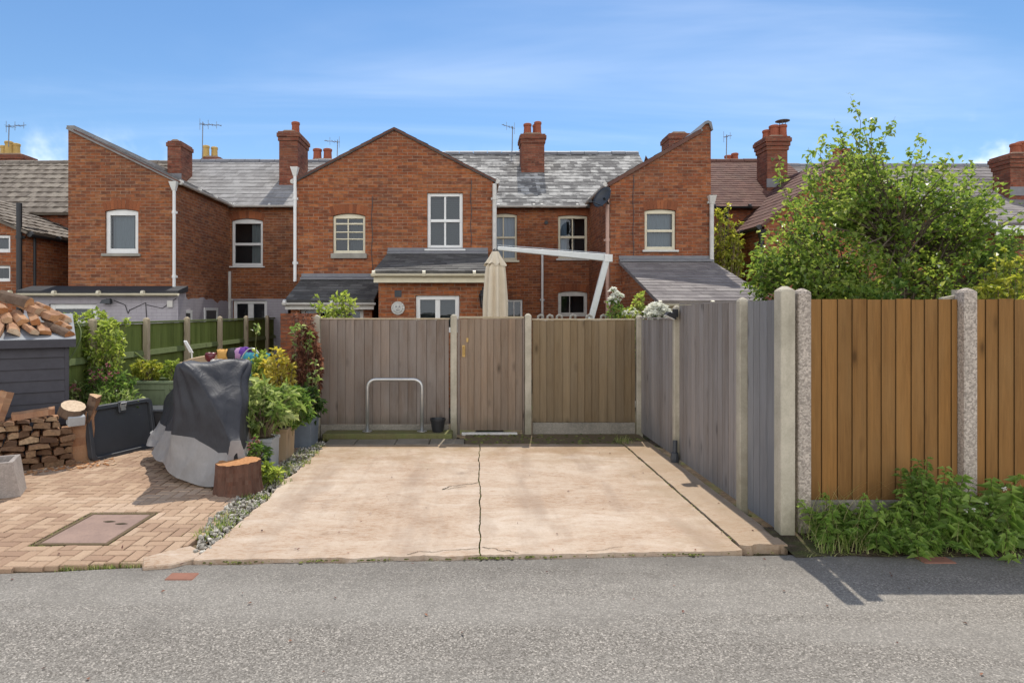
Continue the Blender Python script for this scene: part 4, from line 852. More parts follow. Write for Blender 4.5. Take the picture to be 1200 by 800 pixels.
# block paving, herringbone, every block its own bevelled piece of one mesh
def paver(mb, x0, x1, y0, y1, z, t):
    g = .0035; c = .006; x0 += g; x1 -= g; y0 += g; y1 -= g; q = [U(-.0022, .0022) for _ in range(4)]
    lo = [(x0, y0), (x1, y0), (x1, y1), (x0, y1)]; hi = [(x0 + c, y0 + c), (x1 - c, y0 + c), (x1 - c, y1 - c), (x0 + c, y1 - c)]
    i = mb.add([(x, y, z - .04) for x, y in lo] + [(x, y, z - c + q[k]) for k, (x, y) in enumerate(lo)] + [(x, y, z + q[k]) for k, (x, y) in enumerate(hi)])
    for a in (0, 4):
        for k in range(4): k2 = (k + 1) % 4; mb.face((i + a + k, i + a + k2, i + a + 4 + k2, i + a + 4 + k), 0, t)
    mb.face((i + 8, i + 9, i + 10, i + 11), 0, t)
MX0, MX1, MY0, MY1 = -3.56, -2.92, 5.14, 5.98
b = MB(); s = .104; ang = rad(2)
def pave_pieces(x0, x1, y0, y1):
    "whole or cut block: trimmed at the road, at the pebble strip and round the manhole"
    cx, cy = (x0 + x1) / 2, (y0 + y1) / 2
    y0 = max(y0, road_edge(cx) + .035 + .006 * noise.noise((cx * 7, 0, 0))); xr = -2.24 - .10 * (1 if cy > 5.9 else 0) - max(0, 5.3 - cy) * .40 + .012 * noise.noise((0, cy * 6, 0)); x1 = min(x1, xr)
    if y1 > 9.1 or x0 < -8.2 or y1 - y0 < .02 or x1 - x0 < .02: return []
    a, c, e, f = MX0 - .006, MX1 + .006, MY0 - .006, MY1 + .006
    if x1 <= a or x0 >= c or y1 <= e or y0 >= f: return [(x0, x1, y0, y1)]
    out = []
    if x0 < a: out.append((x0, a, y0, y1))
    if x1 > c: out.append((c, x1, y0, y1))
    m0, m1 = max(x0, a), min(x1, c)
    if y0 < e: out.append((m0, m1, y0, e))
    if y1 > f: out.append((m0, m1, f, y1))
    return [q for q in out if q[1] - q[0] > .02 and q[3] - q[2] > .02]
for i in range(-62, 40):
    for j in range(-10, 50):
        r = (i - j) % 4
        if r not in (0, 3): continue
        x0, y0 = -4.4 + i * s, 4.6 + j * s; x1, y1 = (x0 + 2 * s, y0 + s) if r == 0 else (x0 + s, y0 + 2 * s); cx, cy = (x0 + x1) / 2, (y0 + y1) / 2
        z = .03 + .008 * noise.noise((cx * 1.2, cy * 1.2, 0)) + U(-.0015, .0015); t = min(1, max(0, .5 + .5 * noise.noise((cx * .9, cy * .9, 5)) + U(-.38, .38)))
        for q in pave_pieces(x0, x1, y0, y1): paver(b, *q, z, t)
struct(b.build('block_paving', M['paver']))
b = MB(); b.poly([(-8.2, 4.5, -.012), (-2.2, 4.72, -.012), (-2.1, 9.3, -.012), (-8.2, 9.3, -.012)]); struct(b.build('sand_bed', M['mossdirt']))
# manhole cover
t = root('manhole_cover', 'rectangular recessed manhole cover set in the block paving', 'manhole cover', (-3.24, 5.56, 0))
b = MB(); f = .03
for a in ((MX0 + .02, MX0 + .02 + f, MY0 + .02, MY1 - .02), (MX1 - .02 - f, MX1 - .02, MY0 + .02, MY1 - .02), (MX0 + .05, MX1 - .05, MY0 + .02, MY0 + .05), (MX0 + .05, MX1 - .05, MY1 - .05, MY1 - .02)): b.box(*a, -.03, .026)
b.build('frame', M['mossdirt'], t, bevel=.004)
b = MB(); b.box(MX0 + .058, MX1 - .058, MY0 + .058, MY1 - .058, -.03, .024); b.build('cover_plate', M['ironcover'], t, bevel=.004)
b = MB()
for p in ((-3.24, 5.72), (-3.10, 5.66)): b.prism_z([(p[0] + .035 * math.cos(a * .785) * (1.6 if a % 4 == 0 else 1), p[1] + .02 * math.sin(a * .785)) for a in range(8)], .0245, .0275)
b.build('keyhole', M['crackdirt'], t)
# small worn red brick set in the tarmac edge, brown iron plate on the right
b = MB(); b.box(-2.18, -1.98, 4.53, 4.65, -.03, .007); o = b.build('red_brick', M['redbrickbit'], bevel=.006); tag(o, 'worn red brick set flush in the road edge before the slab', 'brick')
b = MB(); b.box(3.42, 3.66, 4.83, 4.95, -.03, .008); o = b.build('water_cover', M['redbrickbit'], bevel=.004); tag(o, 'small rusty cover plate flush in the shaded road below the weeds', 'cover plate')
# dirt verge under the lane fence
b = MB(); xs2 = [2.5 + .07 * k for k in range(130)]; i = b.add([(x, road_edge(x) - .035 + wob(x, 3, .06, 61), .006) for x in xs2] + [(x, 5.5, .05) for x in xs2]); n = len(xs2)
for k in range(n - 1): b.face((i + k, i + k + 1, i + n + k + 1, i + n + k))
struct(b.build('verge', M['soil']))
# ------------------------------------------------------------------ fences
def board_run(mb, p0, p1, z0, z1, w=.125, m=0, gap=.003, jit=.004, back=True, d0=.006, d1=.018, top=None, edge=False):
    "feather-edge boards along p0-p1, facing the right-hand side of that direction"
    p0, p1 = V((*p0, 0)), V((*p1, 0)); L = (p1 - p0).length; d = (p1 - p0) / L; nn = V((d.y, -d.x, 0)); u = 0
    while u < L - .01:
        ww = min(w * U(.88, 1.12), L - u)
        if L - u - ww < .03: ww = L - u
        a, c = p0 + d * u, p0 + d * (u + ww - gap); t = U(0, 1); ta = z1 if top is None else z1 + (top - z1) * u / L; tb = ta + U(-jit, jit)
        q = [a + nn * d0, c + nn * d1, c - nn * .004, a - nn * .004]
        nf = len(mb.f); mb.hexa([v + V((0, 0, z0)) for v in q], [v + V((0, 0, tb)) for v in q], m, t); u += ww
        if edge: mb.m[nf + 3] = 1; mb.m[nf + 1] = 1
    if back:
        q = [p0 - nn * .006, p1 - nn * .006, p1 - nn * .03, p0 - nn * .03]
        for z in (z0 + .12, (z0 + z1) / 2, z1 - .16): mb.hexa([v + V((0, 0, z)) for v in q], [v + V((0, 0, z + .08)) for v in q], m, .4)
        q = [p0 - nn * .0045, p1 - nn * .0045, p1 - nn * .0058, p0 - nn * .0058]; mb.hexa([v + V((0, 0, z0)) for v in q], [v + V((0, 0, min(z1, top or z1) - .02)) for v in q], 1, .1)
def conc_post(mb, x, y, w, dd, z, m=0, cap=.03):
    mb.hexa([(x - w / 2, y - dd / 2, -.3), (x + w / 2, y - dd / 2, -.3), (x + w / 2, y + dd / 2, -.3), (x - w / 2, y + dd / 2, -.3)], [(x - w / 2, y - dd / 2, z - cap), (x + w / 2, y - dd / 2, z - cap), (x + w / 2, y + dd / 2, z - cap), (x - w / 2, y + dd / 2, z - cap)], m)
    e = .3; mb.hexa([(x - w / 2, y - dd / 2, z - cap), (x + w / 2, y - dd / 2, z - cap), (x + w / 2, y + dd / 2, z - cap), (x - w / 2, y + dd / 2, z - cap)], [(x - w / 2 * e, y - dd / 2 * e, z), (x + w / 2 * e, y - dd / 2 * e, z), (x + w / 2 * e, y + dd / 2 * e, z), (x - w / 2 * e, y + dd / 2 * e, z)], m)
FY = 9.9
def px(p): return X(p, FY)
def post(p, x, y, w, dd, z, mat='post'):
    b = MB(); conc_post(b, x, y, w, dd, z); b.build('post', M[mat], p, bevel=.008)
fb = root('garden_fence', 'wide weathered grey board fence panel behind the steel hoop', 'fence', ((px(376) + px(527)) / 2, FY, 0))
b = MB(); board_run(b, (px(376), FY), (px(526), FY), .16, 1.775, .14); b.build('board_panel', [M['w_back'], M['w_gap']], fb)
b = MB(); b.box(px(375), px(527), FY - .025, FY + .025, 1.776, 1.80); b.build('capping_rail', M['w_pole'], fb, bevel=.004)
b = MB(); b.box(px(376), px(526), FY - .03, FY + .02, -.1, .155); b.build('gravel_board', M['gravelboard'], fb, bevel=.006)
post(fb, px(370.5), FY, .125, .11, 1.85); post(fb, px(531.8), FY - .02, .10, .11, 1.86)
ft = root('garden_fence', 'olive brown board fence panel right of the garden gate', 'fence', ((px(620) + px(745)) / 2, FY, 0))
b = MB(); board_run(b, (px(624), FY), (px(744), FY), .19, 1.765, .12); b.build('board_panel', [M['w_olive'], M['w_gap']], ft)
b = MB(); b.box(px(623.5), px(744), FY - .025, FY + .025, 1.766, 1.79); b.build('capping_rail', M['w_pole'], ft, bevel=.004)
b = MB(); b.box(px(624), px(744), FY - .03, FY + .03, -.1, .185); b.build('gravel_board', M['gravelboard'], ft, bevel=.006)
post(ft, px(618.6), FY - .02, .10, .11, 1.87); post(ft, 2.58, FY - .03, .09, .1, 1.845)
gt = root('garden_gate', 'narrow tan board garden gate with brass latch between concrete posts', 'gate', ((px(537) + px(614)) / 2, FY, 0))
b = MB(); board_run(b, (px(539.5), FY - .01), (px(612), FY - .01), .07, 1.79, .105); b.build('board_panel', [M['w_gate'], M['w_gap']], gt)
b = MB(); b.box(px(537.3), px(614), FY - .03, FY + .03, 1.795, 1.825); b.build('capping_rail', M['w_pole'], gt, bevel=.004)
b = MB(); b.box(px(536), px(539), FY - .04, FY + .03, 0, 1.79); b.box(px(612.3), px(614.3), FY - .04, FY + .03, 0, 1.79); b.build('gate_frame', M['w_back'], gt, bevel=.004)
b = MB(); x, z = px(543.5), Z(411, FY); b.box(x - .022, x + .022, FY - .038, FY - .03, z - .09, z + .09); b.tube([(x, FY - .04, z - .05), (x, FY - .085, z - .04), (x, FY - .085, z + .05), (x, FY - .04, z + .06)], .009, 6); b.box(x + .04, x + .07, FY - .038, FY - .03, z + .14, z + .2); b.build('latch', M['brass'], gt)
b = MB(); b.box(px(541), px(606), FY - .09, FY - .03, .0, .045); b.build('threshold', M['dirtywhite'], gt, bevel=.006)
# side fence running towards the road
fs = root('side_fence', 'silvery grey board fence along the right side of the parking space', 'fence', (2.6, 7.5, 0))
def side(y): return 2.58
b = MB(); board_run(b, (2.6, 9.8), (2.6, 8.08), .05, 1.775, .135, top=1.81, d1=.0095, d0=.006, gap=.004); b.build('board_panel', [M['w_side'], M['w_gap']], fs)
b = MB(); board_run(b, (2.6, 6.02), (2.6, 5.465), .05, 2.0, .13, top=1.995, d1=.0095, d0=.006, gap=.004); b.build('board_panel', [M['w_side_blue'], M['w_gap']], fs)
b = MB(); b.box(2.575, 2.625, 8.08, 9.8, 1.797, 1.815); b.build('capping_rail', M['w_side'], fs)
post(fs, 2.57, 8.03, .085, .085, 1.98); post(fs, 2.57, 6.08, .085, .09, 2.035)
b = MB(); conc_post(b, 2.638, 5.40, .122, .125, 2.113, cap=.035); b.build('post', M['post'], fs, bevel=.006)
gs = root('side_gate', 'tall silvered board gate in the side fence under a small black lamp', 'gate', (2.6, 7.05, 0))
b = MB(); board_run(b, (2.59, 7.97), (2.59, 6.13), .06, 1.975, .14, top=2.0, d1=.0095, d0=.006, gap=.004); b.build('board_panel', [M['w_side'], M['w_gap']], gs)
b = MB(); b.box(2.58, 2.64, 6.13, 7.97, 1.985, 2.003); b.build('capping_rail', M['w_side'], gs)
t = root('security_lamp', 'small black security lamp on the post between the grey side panels', 'lamp', (2.5, 7.95, 1.88))
b = MB(); b.box(2.50, 2.55, 7.9, 7.99, 1.83, 1.93); b.hexa([(2.40, 7.88, 1.86), (2.52, 7.88, 1.80), (2.52, 8.0, 1.80), (2.40, 8.0, 1.86)], [(2.43, 7.88, 1.90), (2.52, 7.88, 1.87), (2.52, 8.0, 1.87), (2.43, 8.0, 1.90)]); b.build('housing', M['black'], t, bevel=.006)
b = MB(); b.hexa([(2.395, 7.89, 1.852), (2.50, 7.89, 1.80), (2.50, 7.99, 1.80), (2.395, 7.99, 1.852)], [(2.397, 7.89, 1.857), (2.502, 7.89, 1.805), (2.502, 7.99, 1.805), (2.397, 7.99, 1.857)]); b.build('lens', M['white'], t)
b = MB(); b.lathe((2.52, 7.95, .03), [(.05, 0), (.055, .05), (.045, .12), (.0, .13)], 12); b.tube([(2.52, 7.95, .13), (2.53, 7.97, .3)], .03, 8); o = b.build('drain_shoe', M['blackgrey']); tag(o, 'short dark pipe shoe at the foot of the grey side gate post', 'pipe')
# lane fence
LY = 5.46
fl = root('lane_fence', 'golden brown board fence with pebbly concrete posts along the lane', 'fence', (4.2, LY, 0))
xp = [2.80, X(1135, LY - .05), X(1333, LY), X(1530, LY)]
for x in xp: post(fl, x, LY - .02, .112, .12, 2.095 if x == xp[0] else 2.10, 'post_agg')
for a, c in zip(xp, xp[1:]):
    b = MB(); board_run(b, (a + .057, LY), (c - .057, LY), .30, 2.005, .122, d0=.015, d1=.006, gap=.004, edge=True); b.build('board_panel', [M['w_lane'], M['w_gap']], fl)
    b = MB(); b.box(a + .057, c - .057, LY - .02, LY + .03, -.1, .297); b.build('gravel_board', M['gravelboard'], fl, bevel=.006)
b = MB(); b.box(X(1121, 5.56), X(1126, 5.56), 5.53, 5.62, 0, 2.09); b.hexa([(X(1100, 5.6), 5.55, 2.0), (X(1122, 5.6), 5.55, 2.02), (X(1122, 5.6), 5.6, 2.02), (X(1100, 5.6), 5.6, 2.0)], [(X(1100, 5.6), 5.55, 2.02), (X(1122, 5.6), 5.55, 2.05), (X(1122, 5.6), 5.6, 2.05), (X(1100, 5.6), 5.6, 2.02)]); b.build('back_post', M['post'], fl)
# green fence between the gardens
GX = -5.62
fg = root('green_fence', 'green treated board fence with pale timber posts behind the planters', 'fence', (GX, 13, 0))
ys = [8.6] + [GX * F / (p - VX) for p in (103.5, 167.5, 215.5, 254.5, 285.5, 310.5)] + [18.2]
for a, c in zip(ys, ys[1:]):
    b = MB(); board_run(b, (GX - .03, a), (GX - .03, c), .1, 1.69, .13, gap=.008)
    b.build('board_panel', [M['w_green'], M['w_gap']], fg)
    b = MB()
    for z in (.45, 1.15):
      b = MB(); b.hexa([(GX - .012, a, z), (GX + .05, a, z), (GX + .05, c, z), (GX - .012, c, z)], [(GX - .012, a, z + .09), (GX + .03, a, z + .09), (GX + .03, c, z + .09), (GX - .012, c, z + .09)]); b.build('rail', M['w_rail'], fg)
    b = MB(); b.box(GX - .05, GX + .03, a, c, 1.70, 1.735); b.build('capping_rail', M['w_rail'], fg)
for y in ys[1:-1]:
    b = MB(); conc_post(b, GX + .06, y, .09, .09, 1.80); b.build('post', M['w_pole'], fg, bevel=.006)
# brick stub wall at the far end of the green fence
b = MB(); b.box(-3.95, -3.2, 13.2, 13.4, -.1, 1.86); o = b.build('garden_wall', [M['brick_dark']]); tag(o, 'short dark brick garden wall at the far end of the green fence', 'wall')
# ------------------------------------------------------------------ steel hoop, sleeper, bucket
b = MB(); hy = 9.66; xa_, xb_ = X(430.5, hy), X(494.5, hy); zt_ = Z(444.5, hy); r = .13; path = [(xa_, hy, -.1), (xa_, hy, zt_ - r)]
path += [(xa_ + r - r * math.cos(a), hy, zt_ - r + r * math.sin(a)) for a in [math.pi / 2 * k / 7 for k in range(1, 8)]] + [(xb_ - r + r * math.sin(a), hy, zt_ - r + r * math.cos(a)) for a in [math.pi / 2 * k / 7 for k in range(8)]] + [(xb_, hy, -.1)]
b.tube(path, .026, 12); t = root('cycle_hoop', 'bent steel hoop stand in front of the weathered grey fence panel', 'hoop stand', ((xa_ + xb_) / 2, hy, 0))
b.build('hoop', M['steel'], t, smooth=True)
b = MB()
for x in (xa_, xb_): b.lathe((x, hy, .095), [(.075, 0), (.075, .008), (.03, .012)], 14)
b.build('base_plate', M['steel'], t)
b = MB(); b.box(X(378, 9.5), X(530, 9.5), 9.47, 9.80, -.02, .09); o = b.build('timber_sleeper', M['w_sleeper'], bevel=.012); tag(o, 'mossy timber sleeper step lying below the grey fence panel', 'sleeper')
t = root('plant_pot', 'small empty black plastic pot left of the garden gate', 'pot', (X(513, 9.62), 9.62, .09))
b = MB(); b.lathe((X(513, 9.62), 9.66, .09), [(.085, 0), (.11, .17), (.118, .17), (.118, .2), (.108, .2), (.1, .17), (.08, .02)], 18); b.build('pot_body', M['black'], t)
# ------------------------------------------------------------------ parasol, railing
t = root('parasol', 'closed cream cantilever parasol hanging from a pale metal arm over the fence', 'parasol', (2.05, 11.5, 0))
d = 11.5; b = MB(); b.hexa([(X(690, d) - .02 - .45, d - .05, 0), (X(690, d) + .07 - .45, d - .05, 0), (X(690, d) + .07 - .45, d + .05, 0), (X(690, d) - .02 - .45, d + .05, 0)], [(X(709, d) - .02, d - .05, Z(303, d)), (X(709, d) + .09, d - .05, Z(303, d)), (X(709, d) + .09, d + .05, Z(303, d)), (X(709, d) - .02, d + .05, Z(303, d))]); b.build('mast', M['alu'], t, bevel=.01)
b = MB(); p, q = V((X(583, d), d, Z(291, d))), V((X(716, d), d, Z(302.5, d))); w = V((0, .03, 0)); u0 = V((0, 0, .035)); u1 = V((0, 0, .065)); b.hexa([p - w - u0, q - w - u1, q + w - u1, p + w - u0], [p - w + u0, q - w + u1, q + w + u1, p + w + u0]); b.build('arm', M['alu'], t, bevel=.01)
b = MB(); b.box(X(708, d), X(717, d), d - .06, d + .06, Z(307, d), Z(298.5, d)); b.tube([p + V((.0, 0, .06)), q + V((-.1, 0, .09))], .008, 5); b.build('hinge', M['steel'], t)
cx = X(580.5, d); zt_, zb_ = Z(296, d), 1.2; b = MB()
b.tube([(cx, d, Z(291, d)), (cx, d, zt_ - .02)], .02, 8); b.lathe((cx, d, zt_ - .02), [(.05, 0), (.045, .07), (.02, .09)], 10); b.build('hub', M['black'], t)
b = MB(); rings = []; n = 72; rows = 26
for k in range(rows + 1):
    f = k / rows; z = zt_ - (zt_ - zb_) * f; r0 = .045 + .10 * min(1, f * 7) + .055 * f
    rings.append(b.add([(cx + (r0 * (1 + .30 * min(1, f * 4) * math.sin(8 * a + .6 * math.sin(3 * f)) + .06 * noise.noise((math.cos(a) * 2, math.sin(a) * 2, f * 5)))) * math.cos(a), d + (r0 * (1 + .30 * min(1, f * 4) * math.sin(8 * a))) * math.sin(a), z) for a in [2 * math.pi * j / n for j in range(n)]]))
for k in range(rows):
    for j in range(n): j2 = (j + 1) % n; b.face((rings[k] + j, rings[k] + j2, rings[k + 1] + j2, rings[k + 1] + j))
cn = b.build('canopy', M['canvas'], t, smooth=True)
b = MB(); rings = []
for k in range(7):
    f = k / 6; z = zt_ + .02 - .24 * f; r0 = .06 + .115 * f
    rings.append(b.add([(cx + r0 * (1 + .22 * f * math.sin(8 * a)) * math.cos(a), d + r0 * (1 + .22 * f * math.sin(8 * a)) * math.sin(a), z - .03 * f * math.cos(8 * a)) for a in [2 * math.pi * j / n for j in range(n)]]))
for k in range(6):
    for j in range(n): j2 = (j + 1) % n; b.face((rings[k] + j, rings[k] + j2, rings[k + 1] + j2, rings[k + 1] + j))
b.build('vent_flap', M['canvas'], cn, smooth=True)
t = root('garden_railing', 'low pale garden railing with rounded finials seen just over the olive panel', 'railing', (1.9, 10.7, 0)); d = 10.7
b = MB(); b.box(X(630, d), X(752, d), d, d + .05, 1.66, 1.76); b.box(X(630, d), X(752, d), d, d + .05, .3, .4); b.build('rail', M['dirtywhite'], t, bevel=.01)
for k, p in enumerate((633, 644, 655, 671, 690, 707, 721, 735, 749)):
    x = X(p, d); b = MB(); b.box(x - .025, x + .025, d + .0, d + .05, 0, 1.78); b.tube([(x - .035, d + .025, 1.77), (x - .03, d + .025, 1.82), (x + .005, d + .025, 1.84), (x + .05, d + .025, 1.82), (x + .05, d + .025, 1.79)], .022, 7); b.build('finial_post', M['stone'], t)
# ------------------------------------------------------------------ shed with logs on its roof
SA = rad(34); S0 = V((-5.16, 8.2, 0)); SD = V((-math.cos(SA), -math.sin(SA), 0)); SN = V((math.sin(SA), -math.cos(SA), 0))
MS = Matrix(((-SD.x, -SN.x, 0, S0.x), (-SD.y, -SN.y, 0, S0.y), (0, 0, 1, 0), (0, 0, 0, 1)))   # local x along the wall to the right (0 at its right end), y into the shed
SL, SW, SH = 2.6, .86, 1.52
sh = root('log_shed', 'charcoal painted weatherboard shed with a felt roof carrying firewood', 'shed', tuple(MS @ V((-SL / 2, 0, 0))))
b = MB(); b.M = MS; n = 10
for k in range(n):
    z0 = .03 + k * (SH - .08) / n; z1 = z0 + (SH - .08) / n + .02; b.prism_x([(-.028 + U(-.003, .003), z0), (-.006, z1), (.012, z1), (.012, z0)], -SL, -.05, 0, U(0, 1))
b.box(-SL, -.03, .013, SW, 0, SH - .02); b.build('weatherboard', M['w_shed'], sh)
b = MB(); b.M = MS; b.box(-.05, -.0, -.03, .03, 0, SH - .02); b.build('corner_board', M['w_shed'], sh, bevel=.004)
RS = .30
b = MB(); b.M = MS; b.hexa([(-SL - .1, -.09, SH - .02), (.07, -.09, SH - .02), (.07, SW + .1, SH + RS * (SW + .15)), (-SL - .1, SW + .1, SH + RS * (SW + .15))], [(-SL - .1, -.09, SH + .035), (.07, -.09, SH + .035), (.07, SW + .1, SH + .05 + RS * (SW + .15)), (-SL - .1, SW + .1, SH + .05 + RS * (SW + .15))]); b.build('roof', M['felt_grey'], sh)
b = MB(); b.M = MS; b.box(-SL - .1, .072, -.105, -.092, SH - .07, SH + .03); b.build('fascia', M['w_shed'], sh)
def log_mesh(L, w, h, kind=0, seed=0):
    "split log along local x; kind 0 split all round, 1 bark on the round side"
    rr = random.Random(seed); b = MB()
    if kind == 1: sec = [(-w / 2, 0), (w / 2, 0)] + [(w / 2 * math.cos(a) * rr.uniform(.92, 1.05), h * math.sin(a) * rr.uniform(.92, 1.05)) for a in [math.pi * k / 7 for k in range(1, 7)]]
    else: sec = [(-w / 2 * rr.uniform(.85, 1), rr.uniform(0, .1) * h), (w / 2 * rr.uniform(.85, 1), rr.uniform(0, .12) * h), (w / 2 * rr.uniform(.8, 1), h * rr.uniform(.5, .95)), (w * rr.uniform(-.1, .25), h * rr.uniform(.92, 1.05)), (-w / 2 * rr.uniform(.7, 1), h * rr.uniform(.55, .95))]
    n = len(sec); rings = []; K = 6
    for k in range(K + 1):
        x = -L / 2 + L * k / K; rings.append(b.add([(x + (rr.uniform(-.012, .012) if k in (0, K) else 0), y + .012 * noise.noise((x * 6, j, seed)), z + .012 * noise.noise((x * 6, j, seed + 50))) for j, (y, z) in enumerate(sec)]))
    for k in range(K):
        for j in range(n): j2 = (j + 1) % n; b.face((rings[k] + j, rings[k] + j2, rings[k + 1] + j2, rings[k + 1] + j), 1 if (kind == 1 and j > 0) else 0, rr.random())
    t = rr.random(); b.face([rings[0] + j for j in reversed(range(n))], 2, t); b.face([rings[-1] + j for j in range(n)], 2, t); return b
def log(mb, loc, rot, label, group, name='split_log', mats=None, local=True):
    o = mb.build(name, mats or [M['log_side'], M['log_bark'], M['log_end']], None, loc, local=True); o.rotation_euler = rot; return tag(o, label, 'log', group)
def roof_pt(u, v): p = MS @ V((u, v, 0)); return V((p.x, p.y, SH + .05 + RS * (v + .09)))
FR = [M['log_side'], M['log_bark'], M['log_fresh']]
def on_roof(px_, v, L, w, h, ang, kind, seed, label, grp, lift=0):
    # px_ only picks how far along the shed the log lies
    k = (px_ - VX) / F; a = MS @ V((0, v, 0)); ex = MS.to_3x3() @ V((1, 0, 0)); u = (k * a.y - a.x) / (ex.x - k * ex.y); p = roof_pt(u, v); p.z += lift
    # turn local x down the slope (towards the viewer and to the right)
    return log(log_mesh(L * U(.8, 1.2), w * U(.8, 1.15), h * U(.8, 1.25), kind, seed), p, (rad(U(-28, 28) if not kind else U(-8, 8)), math.atan(RS) * .92 + rad(U(-5, 5)), SA - rad(90) + ang + U(-.22, .22)), label, grp, mats=FR)
G1 = 'split logs drying on the shed roof'; LB = 'pale split log lying down the slope of the felt shed roof'
for k, (p, v, L, w, h, a, kd, lf) in enumerate([(-18, .16, .42, .13, .08, -.05, 0, 0), (-2, .2, .44, .15, .08, .1, 0, 0), (15, .21, .46, .15, .08, .2, 0, 0), (32, .23, .46, .14, .09, .15, 0, 0), (50, .20, .38, .14, .075, .3, 0, 0),
        (-12, .48, .42, .14, .08, 0, 0, .05), (6, .46, .42, .15, .085, .2, 0, .06), (23, .44, .42, .14, .08, .25, 0, .07), (40, .42, .44, .14, .085, .3, 0, .06), (-4, .68, .42, .14, .08, .1, 0, .12)]):
    on_roof(p, v, L, w, h, a, kd, 300 + k, LB, G1, lf)
on_roof(68, .17, .44, .16, .09, .5, 1, 320, 'dark barked log with a pale top overhanging the shed roof corner', G1)
on_roof(17, .70, .58, .17, .11, .62, 1, 321, 'dark barked log lying highest on the shed roof', G1, .20)
on_roof(33, .62, .52, .16, .10, .5, 0, 322, 'orange split log just below the highest dark log on the shed roof', G1, .13)
on_roof(53, .44, .48, .14, .085, .5, 0, 323, 'orange split log with a ragged end near the roof corner log', G1, .08)
on_roof(62, .42, .4, .14, .08, .45, 0, 325, LB, G1, .02); on_roof(72, .36, .36, .13, .075, .6, 0, 326, LB, G1, .0); on_roof(62, .66, .42, .14, .08, .5, 0, 327, LB, G1, .03); on_roof(72, .62, .34, .12, .07, .7, 0, 328, LB, G1, .0)
on_roof(48, .62, .3, .1, .06, .6, 0, 324, 'small split offcut on top of the rooftop logs', G1, .17)
# log stack in front of the shed: ends towards the viewer
W0 = MS @ V((-.62, -.42, 0))
def stack_pt(u, z, fwd=0): p = MS @ V((u + .21, -.36 - fwd, 0)); return V((p.x, p.y, z))
G2 = 'split logs stacked against the shed'; zr = 0.03; row = 0; cnt = 0
hts = [.085, .07, .09, .065, .08, .075, .085, .06]
for row, h in enumerate(hts):
    u = -1.02 + .02 * (row % 2)
    umax = -.17 if row < 6 else (-.32 if row < 8 else -.36)
    if row > 7: u = -.80
    while u < umax - .03:
        w = min(U(.09, .25), umax - u)
        if w < .06: break
        m = log_mesh(.30 + U(-.03, .05), w - .006, h * U(.85, 1.02) - .002, 0, 400 + cnt); p = stack_pt(u + w / 2, zr + U(-.004, .004), U(-.03, .05)); log(m, p, (rad(U(-9, 9)), rad(U(-3, 3)), SA + rad(90) + rad(U(-8, 8))), 'small split log end in the stack against the charcoal shed', G2); u += w; cnt += 1
    zr += h
b = log_mesh(.42, .15, .12, 0, 501); log(b, stack_pt(-.86, zr + .1, -.0), (rad(10), rad(-72), SA + rad(20)), 'upright tan log wedge at the left top of the log stack', G2, mats=FR)
b = log_mesh(.42, .15, .085, 0, 502); log(b, stack_pt(-.58, zr + .0, .05), (0, rad(-5), SA + rad(4)), 'long split log lying flat across the top of the stack', G2, mats=FR)
b = log_mesh(.62, .26, .11, 1, 503); log(b, stack_pt(-.08, .34, .02), (rad(0), rad(-86), SA + rad(-75)), 'tall pale barkless log standing at the right end of the stack', G2, mats=[M['log_side'], M['log_side'], M['log_fresh']])
b = MB(); b.lathe((0, 0, 0), [(.13, 0), (.15, .03), (.14, .12), (.135, .13)], 13, 1, .5, .2, False); i = b.add([(.135 * math.cos(a), .135 * math.sin(a), .13) for a in [2 * math.pi * k / 13 for k in range(13)]]); b.face(range(i, i + 13), 2, .95)
log(b, stack_pt(-.20, .63, .04), (rad(24), rad(10), SA), 'thick round log slice with a pale sawn face topping the stack', G2, mats=FR)
b = MB(); b.box(-.09, .09, -.06, .06, 0, .12); o = b.build('concrete_block', M['greypanel'], None, stack_pt(-.16, .52, .13), local=True, bevel=.008); o.rotation_euler = (rad(14), 0, SA + .2); tag(o, 'small grey concrete block wedged on the right of the log stack', 'block')
b = log_mesh(.34, .2, .12, 1, 505); log(b, stack_pt(.06, .66, -.03), (0, rad(-75), SA + rad(-20)), 'orange barked log wedge leaning above the standing pale log', G2, mats=[M['log_side'], M['log_bark'], M['log_fresh']])
b = log_mesh(.36, .13, .10, 1, 506); log(b, stack_pt(-1.12, .2, .1), (0, rad(-84), SA + rad(-60)), 'short mossy log standing upright at the left foot of the stack', G2)
# stone trough at the left edge
t2 = root('stone_trough', 'grey stone trough with sloping sides cut by the left edge', 'trough', (X(2, 6.35), 6.35, 0)); b = MB(); b.M = Matrix.Translation((X(-14, 6.5), 6.5, .03)) @ Matrix.Rotation(rad(26), 4, 'Z')
wo, wi, hh = .34, .27, .36
b.hexa([(-.5, -.17, 0), (.30, -.17, 0), (.30, .17, 0), (-.5, .17, 0)], [(-.5, -.2, hh), (.24, -.2, hh), (.24, .2, hh), (-.5, .2, hh)], cap=False)
b.hexa([(-.46, -.16, hh), (.20, -.16, hh), (.20, .16, hh), (-.46, .16, hh)], [(-.46, -.15, hh - .08), (.19, -.15, hh - .08), (.19, .15, hh - .08), (-.46, .15, hh - .08)], cap=False)
i = b.add([(-.5, -.2, hh), (.24, -.2, hh), (.24, .2, hh), (-.5, .2, hh), (-.46, -.16, hh), (.20, -.16, hh), (.20, .16, hh), (-.46, .16, hh)])
for k in range(4): k2 = (k + 1) % 4; b.face((i + k, i + k2, i + 4 + k2, i + 4 + k))
b.poly([(-.46, -.15, hh - .08), (.19, -.15, hh - .08), (.19, .15, hh - .08), (-.46, .15, hh - .08)]); b.build('trough_body', M['greystone'], t2)
